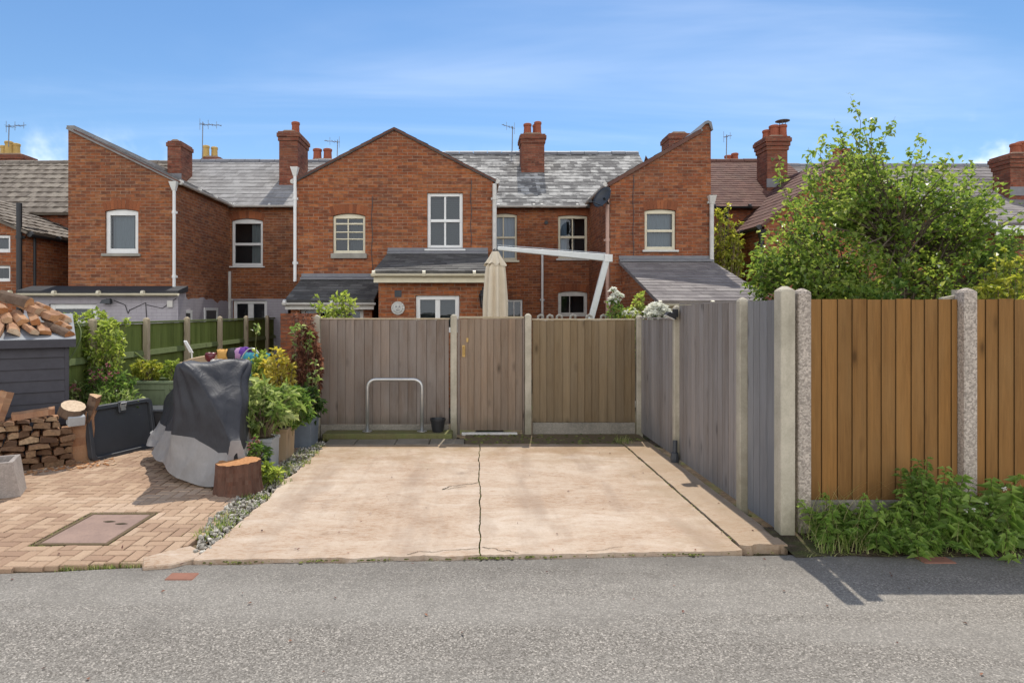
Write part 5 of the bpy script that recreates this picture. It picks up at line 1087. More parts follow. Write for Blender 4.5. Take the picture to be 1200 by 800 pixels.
# leaning black lid
LP = V((X(107, 7.95), 7.95, .03)); LQ = V((X(183, 8.9), 8.9, .03)); LD = (LQ - LP); LL = LD.length; LD.normalize(); LNm = V((LD.y, -LD.x, 0))
t = root('storage_box_lid', 'black plastic box lid with a latch standing upright beside the log stack', 'lid', tuple((LP + LQ) / 2)); up = (V((0, 0, 1)) - LNm * .16).normalized()
ML = Matrix(((LD.x, -LNm.x, up.x, LP.x), (LD.y, -LNm.y, up.y, LP.y), (0, 0, up.z, LP.z), (0, 0, 0, 1)))
hh = .68; b = MB(); b.M = ML
def rrect(x0, x1, z0, z1, r, n=5): return [(cx_ + r * math.cos(a), cz_ + r * math.sin(a)) for cx_, cz_, a0 in ((x1 - r, z1 - r, 0), (x0 + r, z1 - r, 90), (x0 + r, z0 + r, 180), (x1 - r, z0 + r, 270)) for a in [rad(a0 + 90 * k / n) for k in range(n + 1)]]
o_, i_ = rrect(0, LL, 0, hh, .07), rrect(.05, LL - .05, .05, hh - .05, .05)
b.prism_y(o_, .02, .05); n = len(o_); q = b.add([(x, -.03, z) for x, z in o_] + [(x, .02, z) for x, z in o_] + [(x, -.03, z) for x, z in i_] + [(x, .018, z) for x, z in i_])
for k in range(n): k2 = (k + 1) % n; b.face((q + k, q + k2, q + n + k2, q + n + k)); b.face((q + k, q + 2 * n + k, q + 2 * n + k2, q + k2)); b.face((q + 2 * n + k, q + 3 * n + k, q + 3 * n + k2, q + 2 * n + k2))
b.face(range(q + 3 * n, q + 4 * n)); b.build('lid_panel', M['blackgrey'], t, bevel=.004)
b = MB(); b.M = ML; x = LL * .50; b.box(x - .06, x + .06, -.05, -.031, hh - .13, hh + .02); b.build('latch_plate', M['blackgrey'], t, bevel=.008)
b = MB(); b.M = ML; b.box(x - .035, x + .035, -.062, -.051, hh - .1, hh - .03); b.tube([(x - .04, -.056, hh - .05), (x - .04, -.075, hh + .0), (x + .04, -.075, hh + .0), (x + .04, -.056, hh - .05)], .008, 6); b.build('latch', M['steel'], t)
# ------------------------------------------------------------------ covered motorcycle
BF, BB = V((-2.50, 6.78, .03)), V((-4.02, 8.50, .03)); BA = (BB - BF); BL = BA.length; BA.normalize(); BS = V((-BA.y, BA.x, 0))
bk = root('covered_motorcycle', 'motorcycle under a black and silver rain cover on the block paving', 'motorcycle', tuple((BF + BB) / 2))
def lerp_tab(tab, t):
    for (a, va), (c, vc) in zip(tab, tab[1:]):
        if t <= c:
            f = max(0, (t - a) / (c - a)); f = f * f * (3 - 2 * f); return tuple(x + (y - x) * f for x, y in zip(va, vc))
    return tab[-1][1]
# along the bike: (top height, half width at top, half width at hem, hem height)
TAB = [(0, (.48, .06, .15, .05)), (.08, (.80, .13, .26, .02)), (.16, (1.10, .22, .34, .03)), (.235, (1.31, .40, .41, .06)), (.28, (1.335, .43, .44, .1)), (.35, (1.27, .33, .47, .14)), (.48, (1.13, .20, .46, .18)), (.62, (1.02, .15, .44, .2)), (.76, (.93, .13, .38, .22)), (.90, (.82, .12, .32, .24)), (.97, (.68, .11, .26, .26)), (1.0, (.5, .09, .2, .28))]
def tab_s(t):
    n = 7; a = [lerp_tab(TAB, min(1, max(0, t + (k - 3) * .012))) for k in range(n)]; return tuple(sum(q[i] for q in a) / n for i in range(4))
def cover_pt(t, u):
    "t nose to tail, u -1..1 hem-top-hem"
    zt, wt, wb, zb = tab_s(t); a = abs(u); sg = 1 if u > 0 else -1
    if a < .30: f = a / .30; w = wt * math.sin(f * math.pi / 2) ** .8; z = zt - .05 * (f ** 4)
    else: f = (a - .30) / .70; w = wt + (wb - wt) * f ** .8 - .06 * math.sin(f * math.pi) * (1 if t > .3 else .4); z = (zt - .05) + (zb - zt + .05) * f
    amp = .006 + .042 * max(0, a - .3)
    fold = math.sin(t * 21 + u * 2.0 + 3 * noise.noise((t * 3, u * 1.1, 3))) * .6 + .8 * noise.noise((t * 8, u * 1.6, 1.7))
    w += amp * fold; z += .012 * noise.noise((t * 9, u * 5, 4)) + (.03 * noise.noise((t * 7, sg, 2)) if a > .9 else 0)
    return BF + BA * (t * BL) + BS * (sg * w) + V((0, 0, z - .0))
NT, NB, NS = 150, 84, 22
def split_at(t, sg):
    "how far down the side (0 top .. 1 hem) the black cloth meets the silver"
    zt, wt, wb, zb = tab_s(t); lim = .41 + .05 * math.sin(t * 6 + .6) + (.10 * min(1, t * 3) if sg > 0 else .02) - (.10 * max(0, 1 - abs(t - .06) / .12))
    return .30 + .70 * min(.97, max(.25, (zt - .05 - lim) / (zt - .05 - zb)))
BE = [BF + BA * (BL * .27) + BS * (.42 * q) + V((0, 0, 1.33)) for q in (-1, 1)]
def crease(p):
    "soft tension folds fanning out from the two handlebar ends"
    r = 0
    for k, e in enumerate(BE):
        d = p - e; a = math.atan2(d.dot(BS) * (1 if k else -1) + d.dot(BA) * .9, -d.z + .04); wt = math.exp(-(d.length / .8) ** 2)
        r += wt * min(1, d.length / .22) * (math.sin(a * 6.5 + 2.0 * noise.noise(p * 1.7) + k) * .028 + math.sin(a * 17 + 3 * noise.noise(p * 2.6)) * .011)
    q = V((p.dot(BA) * 2.3 + p.z * 1.2, p.dot(BS) * 2.3, p.z * .8)); r1 = (1 - abs(noise.noise(q))) ** 3
    return r + .034 * (r1 - .55) * min(1, .3 + max(0, 1.36 - p.z) * 3) + .004 * noise.noise(p * 11)
def grid(us):
    "us(t) -> list of u values; returns displaced points"
    Q = []; e = .012
    for k in range(NT + 1):
        t = k / NT; row = []; c = BF + BA * (BL * t) + V((0, 0, .5))
        for u in us(t):
            p = cover_pt(t, u); nm = (cover_pt(min(1, t + e), u) - cover_pt(max(0, t - e), u)).cross(cover_pt(t, min(1, u + e)) - cover_pt(t, max(-1, u - e)))
            if nm.length > 1e-9: nm.normalize(); nm = nm if nm.dot(p - c) > 0 else -nm
            row.append(p + nm * crease(p))
        Q.append(row)
    return Q
def sheet(mesh, Q):
    n = len(Q[0]); i = mesh.add([p for r in Q for p in r])
    for k in range(NT):
        for j in range(n - 1): mesh.face((i + k * n + j, i + (k + 1) * n + j, i + (k + 1) * n + j + 1, i + k * n + j + 1))
    return Q
b = MB(); sk = MB()
QB = sheet(b, grid(lambda t: [-split_at(t, -1) + (split_at(t, -1) + split_at(t, 1)) * j / NB for j in range(NB + 1)]))
QL = sheet(sk, grid(lambda t: [-1 + (1 - split_at(t, -1)) * j / NS for j in range(NS + 1)])); QR = sheet(sk, grid(lambda t: [split_at(t, 1) + (1 - split_at(t, 1)) * j / NS for j in range(NS + 1)]))
for k in (0, NT):
    rim = QL[k] + QB[k] + QR[k]; i = sk.add(rim + [BF + BA * (BL * k / NT) + V((0, 0, .25))])
    for j in range(len(rim) - 1): sk.face((i + j, i + j + 1, i + len(rim)))
cv = b.build('cover', M['cover_black'], bk, smooth=True); sk.build('silver_skirt', M['cover_silver'], bk, smooth=True)
for t_, rr in ((.13, .30), (.84, .31)):
    b = MB(); c = BF + BA * (BL * t_) + V((0, 0, rr)); ring = [c + (BA * math.cos(a) + V((0, 0, math.sin(a)))) * (rr - .055) for a in [2 * math.pi * k / 28 for k in range(29)]]
    b.tube(ring, .06, 10, cap=False); b.tube([c - BS * .04, c + BS * .04], rr - .11, 24); b.build('wheel', M['rubber'], bk, smooth=False)
b = MB(); c = BF + BA * (BL * .5); b.hexa([c - BA * .35 - BS * .13 + V((0, 0, .14)), c + BA * .3 - BS * .13 + V((0, 0, .14)), c + BA * .3 + BS * .13 + V((0, 0, .14)), c - BA * .35 + BS * .13 + V((0, 0, .14))], [c - BA * .4 - BS * .2 + V((0, 0, .6)), c + BA * .4 - BS * .2 + V((0, 0, .6)), c + BA * .4 + BS * .2 + V((0, 0, .6)), c - BA * .4 + BS * .2 + V((0, 0, .6))]); b.build('engine', M['black'], bk)
# ------------------------------------------------------------------ green planter with things on it, behind the bike
d = 9.5; zt_ = Z(445, d)
pl = root('long_planter', 'long sage green panelled timber planter behind the covered motorcycle', 'planter', (X(234, d), d, 0)); x0, x1 = X(155, d), X(312, d)
b = MB(); b.box(x0, x1, d + .02, d + .5, 0, zt_ - .06); b.build('box_body', M['w_planter'], pl)
b = MB()
for k in range(5): xx = x0 + (x1 - x0 - .07) * k / 4; b.box(xx, xx + .07, d, d + .019, .0, zt_ - .06)
for k in range(4): xx = x0 + .07 + (x1 - x0 - .07) * k / 4; w = (x1 - x0 - .07) / 4 - .07; b.box(xx, xx + w, d + .002, d + .019, zt_ - .15, zt_ - .06); b.box(xx, xx + w, d + .002, d + .019, 0, .09)
b.box(x0 - .02, x1 + .02, d - .02, d + .06, zt_ - .058, zt_ - .02); b.box(x0 - .02, x1 + .02, d + .46, d + .52, zt_ - .058, zt_ - .02); b.box(x0 - .02, x0 + .04, d + .061, d + .459, zt_ - .058, zt_ - .02); b.box(x1 - .04, x1 + .02, d + .061, d + .459, zt_ - .058, zt_ - .02); b.build('framing', M['w_planter'], pl, bevel=.004)
b = MB(); b.poly([(x0 + .04, d + .06, zt_ - .07), (x1 - .04, d + .06, zt_ - .07), (x1 - .04, d + .46, zt_ - .07), (x0 + .04, d + .46, zt_ - .07)]); b.build('compost', M['soil'], pl)
d = 10.6; zt_ = Z(424, d)
tb = root('potting_table', 'dark potting table behind the planter carrying driftwood and cloths', 'table', (X(265, d), d, 0)); x0, x1 = X(212, d), X(322, d)
b = MB(); b.box(x0, x1, d - .3, d + .3, zt_ - .05, zt_ - .0); b.build('table_top', M['w_old'], tb, bevel=.006)
for x in (x0 + .05, x1 - .05):
    for y in (d - .24, d + .24): b = MB(); b.box(x - .035, x + .035, y - .035, y + .035, 0, zt_ - .051); b.build('leg', M['w_old'], tb)
zt_ += .002
b = MB(); n = 14
for k in range(n):
    f = k / n; g = (k + 1) / n; xx, x2 = X(220, d) + .56 * f, X(220, d) + .56 * g
    h0, h1 = .02 + .11 * f ** .7, .02 + .11 * g ** .7; b.hexa([(xx, d - .2, zt_), (x2, d - .2, zt_), (x2, d + .05, zt_), (xx, d + .05, zt_)], [(xx, d - .16, zt_ + h0), (x2, d - .16, zt_ + h1), (x2, d + .04, zt_ + h0 + .02), (xx, d + .04, zt_ + h0 + .02)])
o = b.build('driftwood_plank', M['w_old'], smooth=False); tag(o, 'pale driftwood slab lying at the left of the potting table', 'driftwood')
x = X(251, d); b = MB(); b.lathe((x, d - .12, zt_), [(.07, 0), (.095, .06), (.1, .13), (.085, .16), (.075, .16), (.07, .13)], 18); o = b.build('glazed_pot', M['maroon'], smooth=True); tag(o, 'small maroon glazed pot in the middle of the potting table', 'pot')
b = MB()
for k in range(9): b.lathe((X(262, d) + U(-.13, .13), d - .18 + U(-.04, .08), zt_ + .003), [(.045, 0), (.05, .03), (.03, .055), (.0, .06)], 8, 0, .5, .4)
o = b.build('shell_heap', M['whitestone'], smooth=True); tag(o, 'heap of white shells and stones beside the maroon pot', 'shells')
def roll(xa, xb, r, mat, label, cat='cloth', z=None, rz=0):
    b = MB(); k = 10; b.tube([(xa + (xb - xa) * j / k, d - .08 + .01 * math.sin(j), zt_ + r + .002 + .006 * math.sin(j * 2)) for j in range(k + 1)], [r * (1 + .06 * math.sin(j * 3.1)) for j in range(k + 1)], 18); o = b.build('rolled_cloth', M[mat], smooth=True); return tag(o, label, cat, 'rolled cloths on the potting table')
roll(X(258, d), X(272, d), .105, 'orange', 'rolled orange cloth lying beside the white shells')
roll(X(272.3, d), X(281, d), .115, 'darkcloth', 'charcoal roll lying between the orange and lilac cloths')
roll(X(281.2, d), X(286.5, d), .12, 'lilac', 'lilac rolled cloth next to the charcoal roll')
roll(X(286.7, d), X(292.5, d), .125, 'purple', 'dark purple rolled cloth next to the teal sheet')
b = MB(); pr = None; n = 26; xa, xb = X(292, d), X(321, d)
prof = [(d - .06, zt_ + .15), (d - .2, zt_ + .15), (d - .31, zt_ + .1), (d - .335, zt_ - .05), (d - .35, zt_ - .3), (d - .36, zt_ - .55)]
rows_ = [b.add([(xa + (xb - xa) * (j / n) + .03 * m_ * (j / n - .5), y + .03 * (m_ > 2) * math.sin(j * 1.1) - .0, z + .02 * math.sin(j * .8)) for j in range(n + 1)]) for m_, (y, z) in enumerate(prof)]
for a, c in zip(rows_, rows_[1:]):
    for j in range(n): b.face((a + j, a + j + 1, c + j + 1, c + j))
o = b.build('teal_sheet', M['teal'], smooth=True); sd = o.modifiers.new('Solidify', 'SOLIDIFY'); sd.thickness = .006; tag(o, 'teal cloth sheet draped over the right end of the table', 'cloth')
b = MB(); dd = 9.95; b.tube([(X(274, dd) + (X(316, dd) - X(274, dd)) * k / 14, dd, .5 + (Z(408, dd) - .5) * math.sin(math.pi * (k / 14)) ** .45) for k in range(15)], .012, 6); o = b.build('wire_arch', M['steel'], smooth=True); tag(o, 'thin bent wire arch before the teal sheet', 'wire arch')
# ------------------------------------------------------------------ stump, pots
sx, sy = X(284, 6.66), 6.68; t = root('tree_stump', 'sawn tree stump with ragged bark at the corner of the paving', 'stump', (sx, sy, .03)); n = 44; b = MB(); rings = []
def stump_r(a, f): return (.215 + .05 * math.cos(a - 3.4) + .025 * math.cos(2 * a + 1) + .012 * noise.noise((math.cos(a) * 5, math.sin(a) * 5, f)) + .010 * math.sin(a * 13 + 2 * f) + .03 * (1 - f) ** 3)
for k in range(9): f = k / 8; rings.append(b.add([(sx + stump_r(a, f) * math.cos(a), sy + stump_r(a, f) * math.sin(a), .02 + (.325 + .02 * math.cos(a)) * f) for a in [2 * math.pi * j / n for j in range(n)]]))
for k in range(8):
    for j in range(n): j2 = (j + 1) % n; b.face((rings[k] + j, rings[k] + j2, rings[k + 1] + j2, rings[k + 1] + j), 0, .5 + .5 * noise.noise((j * .7, k * .25, 0)))
b.build('bark', M['stump_bark'], t); b = MB()
for q in range(8):
    f0, f1 = q / 8, (q + 1) / 8
    for j in range(n):
        a0, a1 = 2 * math.pi * j / n, 2 * math.pi * (j + 1) / n; g = lambda a, f: (sx + stump_r(a, 1) * f * .995 * math.cos(a), sy + stump_r(a, 1) * f * .995 * math.sin(a), .346 + .02 * math.cos(a) * f + (.006 * noise.noise((math.cos(a) * f * 6, math.sin(a) * f * 6, 0))) * (f > 0))
        b.poly([g(a0, f0), g(a0, f1), g(a1, f1), g(a1, f0)][(0 if f0 else 1):], 0, min(1, max(0, .3 + .15 * (q % 2) + U(-.04, .04))))
b.build('sawn_top', M['log_fresh'], t)
def pot(name, label, x, y, r0, r1, h, mat, n=18, cat='pot', sq=False, soil=True):
    t = root(name, label, cat, (x, y, 0)); b = MB()
    if sq:
        w, l = r0, r1; b.hexa([(x - w, y - l, 0), (x + w, y - l, 0), (x + w, y + l, 0), (x - w, y + l, 0)], [(x - w * 1.08, y - l * 1.05, h), (x + w * 1.08, y - l * 1.05, h), (x + w * 1.08, y + l * 1.05, h), (x - w * 1.08, y + l * 1.05, h)]); b.box(x - w * 1.14, x + w * 1.14, y - l * 1.1, y + l * 1.1, h - .03, h + .01)
    else: b.lathe((x, y, 0), [(r0, 0), (r1, h - .05), (r1 * 1.08, h - .05), (r1 * 1.08, h), (r1 * .95, h), (r1 * .9, h - .04)], n)
    b.build('pot_body', M[mat], t, bevel=.004)
    s = MB(); s.prism_z([(x + (r0 * .98 if sq else r1 * .9) * math.cos(a), y + (r1 * .95 if sq else r1 * .9) * math.sin(a)) for a in [2 * math.pi * k / 14 for k in range(14)]], h - .05, h + (.015 if sq else -.03)); s.build('compost', M['soil'], t); return t
pot('plant_pot', 'low zinc grey tub directly behind the tree stump', -2.42, 7.15, .13, .16, .24, 'zinc')
pot('square_planter', 'pale grey square planter behind the stump', -2.50, 7.62, .15, .15, .40, 'greypanel', sq=True, cat='planter')
pot('square_planter', 'brown timber planter further back along the pebbles', -2.48, 8.2, .15, .18, .42, 'w_old', sq=True, cat='planter')
pot('square_planter', 'dark blue grey planter at the foot of the fence post', -2.42, 9.0, .2, .22, .40, 'zinc', sq=True, cat='planter')
pot('plant_pot', 'charcoal pot between the motorcycle and the leafy shrub', X(300, 8.3), 8.3, .16, .2, .72, 'blackgrey')

# ------------------------------------------------------------------ odds and ends by the green fence
b = MB(); b.tube([(X(158, 9.9), 9.9, Z(413, 9.9)), (X(178, 9.8), 9.8, Z(428, 9.8)), (X(199, 9.75), 9.75, Z(441, 9.75))], .014, 6); o = b.build('garden_cane', M['w_green']); tag(o, 'dark green garden cane leaning across the sage planter', 'cane')
b = MB(); b.hexa([(X(215, 10.9), 10.9, Z(400, 10.9)), (X(218, 10.9), 10.9, Z(400, 10.9)), (X(226, 10.9), 10.9, 1.2), (X(222, 10.9), 10.9, 1.2)], [(X(215, 10.9), 10.93, Z(399, 10.9)), (X(218, 10.9), 10.93, Z(399, 10.9)), (X(226, 10.9), 10.93, 1.2), (X(222, 10.9), 10.93, 1.2)])
b.tube([(X(224, 10.9), 10.915, 1.25), (X(228, 10.9), 10.915, 0)], .015, 6); o = b.build('white_stake', M['white']); tag(o, 'short white painted stake leaning behind the driftwood', 'stake')
t = root('storage_crate', 'black lidded crate in the shade between the lid and motorcycle', 'crate', (X(186, 9.1), 9.1, 0)); x = X(183, 9.1)
b = MB(); b.hexa([(x - .22, 8.95, .03), (x + .2, 8.95, .03), (x + .2, 9.3, .03), (x - .22, 9.3, .03)], [(x - .26, 8.92, .5), (x + .24, 8.92, .5), (x + .24, 9.33, .5), (x - .26, 9.33, .5)]); b.build('crate_body', M['black'], t, bevel=.01)
b = MB(); b.box(x - .28, x + .26, 8.9, 9.35, .501, .54); b.build('crate_lid', M['blackgrey'], t, bevel=.01)
b = MB(); b.tube([(GX + .08 + .1 * math.sin(k * .3), 8.75 + .025 * k, 1.2 + .55 * math.sin(k / 14 * math.pi * .5)) for k in range(15)], .012, 6); o = b.build('hose', M['w_rail'], smooth=True); tag(o, 'pale green hose arching against the near end of the green fence', 'hose')
# ------------------------------------------------------------------ plants
def rdir(up=.0):
    v = V((R.gauss(0, 1), R.gauss(0, 1), R.gauss(0, 1) + up)); return v.normalized()
def bush(name, label, cat, base, c, r, ntw, nl, L, W, mat, stem='stem_brown', group=None, flowers=None, fmat='f_white', thr=.35, droop=.4, upb=.3, twig=.007, out=.6):
    "stems fan out from the base to tips spread through an ellipsoid, leaves along the outer half of each and in a whorl at its tip"
    base, c = V(base), V(c); t = root(name, label, cat, base, group); s = MB(); lf = MB(); fl = MB(); tips = []
    for k in range(ntw):
        while True:
            q = V((U(-1, 1), U(-1, 1), U(-1, 1)))
            if q.length <= 1 and q.length > thr * U(.3, 1.2): break
        tip = c + V((q.x * r[0], q.y * r[1], q.z * r[2])); tips.append(tip)
        m1 = base.lerp(tip, .45) + V((U(-.06, .06), U(-.06, .06), .05)); path = [base + V((U(-.03, .03), U(-.03, .03), -.02)), m1, base.lerp(tip, .8) + V((U(-.02, .02), U(-.02, .02), .03)), tip]
        s.tube(path, [twig, twig * .8, twig * .5, twig * .25], 4, cap=False)
        od = (tip - c); od = od.normalized() if od.length > 1e-4 else V((0, 0, 1)); tn = U(0, 1)
        for j in range(nl):
            f = U(.45, 1.0) ** .7 if j % 3 else 1.0
            p = path[1].lerp(path[2], (f - .45) / .35) if f < .8 else path[2].lerp(path[3], (f - .8) / .2)
            dd = (rdir(upb) + od * out).normalized(); sc_ = U(.65, 1.2)
            lf.leaf(p + rdir() * L * .25, dd, L * sc_, W * sc_, 0, min(1, max(0, tn * .5 + U(0, .6))), .18, droop)
    s.build('stems', M[stem], t); lf.build('foliage', M[mat], t)
    if flowers:
        nf, fr_, zmin = flowers
        for tip in sorted(tips, key=lambda p: -p.z - .3 * (c.y - p.y))[:nf]:
            f = MB()
            for k in range(26): dd = rdir(.5); f.leaf(tip + dd * fr_ * .35, dd, fr_ * .8, fr_ * .75, 0, U(0, 1), .3, .6)
            f.build('flower', M[fmat], t)
    return t
# --- the large leafy tree behind the lane fence
tx, ty = X(1052, 8.7), 8.7; t = root('leafy_tree', 'large light leaved tree rising above the golden brown lane fence', 'tree', (tx, ty, 0))
def crown_top(px_):
    tab = [(878, 330), (890, 296), (908, 268), (926, 228), (952, 205), (975, 170), (1005, 152), (1035, 172), (1060, 180), (1090, 186), (1112, 206), (1140, 222), (1165, 240), (1185, 266), (1205, 300)]
    for (a, va), (c, vc) in zip(tab, tab[1:]):
        if a <= px_ <= c: return va + (vc - va) * (px_ - a) / (c - a)
    return 360
wood, leaves = MB(), MB()
wood.tube([(tx, ty, -.1), (tx + .04, ty, .7), (tx - .03, ty + .03, 1.5), (tx + .02, ty, 2.4), (tx - .08, ty, 3.3), (tx - .22, ty, 4.0)], [.09, .075, .055, .035, .02, .01], 10)
tips = []
while len(tips) < 880:
    p_ = U(880, 1192); top = crown_top(p_); q = U(0, 1) ** .8; py_ = top + (395 - top) * q + U(-8, 4); side_ = 1 - abs((p_ - 1045) / 165) ** 2
    y = ty + U(-1, 1) * 1.25 * math.sqrt(max(.05, side_)) * math.sqrt(max(.1, min(1, (py_ - top) / 70 + .1)))
    x = X(p_, ty); z = Z(py_, ty)
    if noise.noise((x * 1.25, y * 1.25, z * 1.25)) < -.27: continue
    tips.append(V((x, y, z)))
limbs = []
for k in range(18):
    g = tips[k * 48]; z0 = U(.9, 2.2); st = V((tx + U(-.02, .02), ty, z0)); e = st.lerp(g, .62) + V((0, 0, .1)); limbs.append((st, e)); wood.tube([st, st.lerp(e, .5) + V((0, 0, .12)), e], [.03, .022, .012], 7, cap=False)
for tip in tips:
    l = min(limbs, key=lambda q: (q[1] - tip).length); s0 = l[0].lerp(l[1], U(.55, 1)); m_ = s0.lerp(tip, .55) + V((0, 0, .06 + U(-.04, .06)))
    wood.tube([s0, m_, tip], [.012, .008, .003], 4, cap=False); tn = .5 + .6 * noise.noise(tip * .9)
    for j in range(30):
        f = U(0, 1); p = m_.lerp(tip, f) if f < .75 else tip; sp = .04 + .10 * (j % 3) / 2; p = p + rdir() * sp
        dd = (rdir(.15) + (tip - V((tx, ty, 2.6))).normalized() * .4).normalized(); s_ = U(.45, 1.25)
        leaves.leaf(p, dd, .078 * s_, .06 * s_, 0, min(1, max(0, tn * .55 + U(-.1, .55))), .16, .5)
# thin leading shoots with sparse leaves against the sky
for a, c, e in (((1000, 215), (1004, 145), (992, 116)), ((1012, 200), (1030, 165), (1042, 140)), ((985, 225), (978, 175), (982, 148)), ((1045, 215), (1068, 185), (1082, 158)), ((1070, 220), (1090, 200), (1097, 185)), ((940, 250), (925, 215), (918, 180)), ((1120, 245), (1132, 215), (1130, 196)), ((950, 240), (946, 205), (940, 176)), ((1015, 210), (1018, 160), (1020, 140)), ((1000, 220), (990, 180), (975, 140)), ((1150, 270), (1165, 240), (1172, 226))):
    yy = ty + U(-.4, .4); P_ = [V((X(p, ty), yy, Z(q, ty))) for p, q in (a, c, e)]; wood.tube(P_, [.005, .003, .001], 4, cap=False)
    for j in range(48):
        f = U(0, 1) ** .8; p = P_[0].lerp(P_[1], f * 1.5) if f < .6 else P_[1].lerp(P_[2], (f - .6) / .4)
        leaves.leaf(p + rdir() * .05, rdir(-.1), .085 * U(.6, 1.1), .06 * U(.6, 1.1), 0, U(.2, .9), .16, .6)
wood.build('trunk', M['bark'], t); leaves.build('crown', M['l_tree'], t)
# --- others behind the fences
bush('evergreen_shrub', 'dark evergreen shrub filling the space under the leafy tree', 'shrub', (X(1060, 7.9), 7.9, 0), (X(1060, 7.9), 7.9, 1.55), (1.5, .5, .72), 190, 26, .085, .055, 'l_mid')
bush('golden_shrub', 'golden yellow shrub behind the lane fence at the right edge', 'shrub', (X(1185, 6.9), 6.9, 0), (X(1186, 6.9), 6.9, 1.95), (.40, .4, .62), 130, 24, .07, .045, 'l_gold', upb=.1)
bush('golden_tree', 'slim golden leaved tree in the gap right of the steep wing', 'tree', (X(848, 16.6), 16.6, 0), (X(850, 16.6), 16.6, 3.55), (.42, .5, 1.15), 120, 20, .12, .07, 'l_gold', upb=.2, twig=.02)
bush('climbing_vine', 'dry brown and green climber topping the grey side fence by the tall post', 'climber', (2.95, 5.9, 0), (2.82, 5.75, 1.98), (.2, .25, .14), 30, 10, .05, .03, 'l_rust')
bush('rose_bush', 'tall rose bush with one big white bloom beside the parasol mast', 'rose', (X(719, 10.6), 10.6, 0), (X(720, 10.6), 10.6, 1.88), (.13, .15, .36), 34, 16, .07, .045, 'l_mid', flowers=(3, .085, 0), upb=.4)
bush('rose_bush', 'bushy rose with pale buds low between two taller roses', 'rose', (X(738, 10.5), 10.5, 0), (X(739, 10.5), 10.5, 1.80), (.2, .2, .16), 36, 14, .07, .045, 'l_lime', flowers=(7, .05, 0))
bush('rose_bush', 'upright rose without blooms right of the bushy rose', 'rose', (X(748, 10.8), 10.8, 0), (X(749, 10.8), 10.8, 1.95), (.13, .13, .3), 26, 16, .07, .045, 'l_lime', upb=.5)
bush('rose_bush', 'rose bush carrying a cluster of white blooms over the side fence corner', 'rose', (X(773, 10.4), 10.4, 0), (X(771, 10.4), 10.4, 1.84), (.17, .15, .13), 34, 12, .06, .04, 'l_mid', flowers=(15, .11, 0))
bush('lime_shrub', 'lime green shrub peeping over the grey panel below the slate lean-to', 'shrub', (X(392, 10.9), 10.9, 0), (X(392, 10.9), 10.9, 1.98), (.40, .3, .27), 44, 15, .085, .045, 'l_lime', upb=.6, out=.2)
# --- left border along the green fence
bush('variegated_shrub', 'tall pale variegated climber growing up the green fence', 'shrub', (X(118, 9.4), 9.4, 0), (X(121, 9.4), 9.4, 1.42), (.3, .22, .44), 80, 16, .085, .05, 'l_lime', upb=.1)
bush('variegated_shrub', 'pale spray of leaves spilling over the top of the green fence', 'shrub', (X(112, 9.9), 9.9, 0), (X(112, 9.9), 9.9, 1.80), (.52, .2, .12), 44, 14, .08, .05, 'l_lime')
bush('pink_shrub', 'loose pinkish shrub in front of the green fence posts', 'shrub', (X(125, 9.1), 9.1, 0), (X(124, 9.1), 9.1, .80), (.44, .25, .38), 80, 14, .075, .04, 'l_mid', flowers=(14, .035, 0), fmat='f_pink')
bush('leafy_plant', 'low bright green plant behind the black storage lid', 'plant', (X(136, 8.8), 8.8, 0), (X(134, 8.8), 8.8, .64), (.36, .22, .22), 70, 12, .09, .035, 'l_pale')
bush('leafy_plant', 'fresh green plant with pink tips beside the shed corner', 'plant', (X(98, 9.0), 9.0, 0), (X(98, 9.0), 9.0, .66), (.25, .2, .3), 40, 12, .08, .035, 'l_pale', flowers=(6, .03, 0), fmat='f_pink')
bush('planter_shrub', 'yellow green shrub at the left end of the sage planter', 'shrub', (X(172, 9.75), 9.75, .8), (X(172, 9.75), 9.75, 1.02), (.27, .17, .15), 60, 14, .07, .04, 'l_gold')
bush('planter_shrub', 'small green shrub in the planter beside the motorcycle seat', 'shrub', (X(204, 9.75), 9.75, .8), (X(203, 9.75), 9.75, 1.03), (.17, .15, .13), 34, 12, .07, .04, 'l_lime')
bush('planter_shrub', 'bright green shrub at the right end of the sage planter', 'shrub', (X(303, 9.7), 9.7, .8), (X(303, 9.7), 9.7, 1.08), (.18, .16, .22), 46, 14, .075, .04, 'l_lime')
t = root('thin_stake_plant', 'single tall thin stem with a tuft of leaves before the teal sheet', 'plant', (X(300, 9.6), 9.6, .8)); s = MB(); s.tube([(X(300, 9.6), 9.6, .75), (X(299, 9.6), 9.6, 1.3), (X(301, 9.6), 9.6, 1.66)], .006, 5); s.build('stem', M['stem'], t); lf = MB()
for k in range(24): lf.leaf((X(301, 9.6) + U(-.04, .04), 9.6 + U(-.04, .04), 1.62 + U(-.08, .09)), rdir(.3), .06, .035, 0, U(0, 1))
lf.build('foliage', M['l_pale'], t)
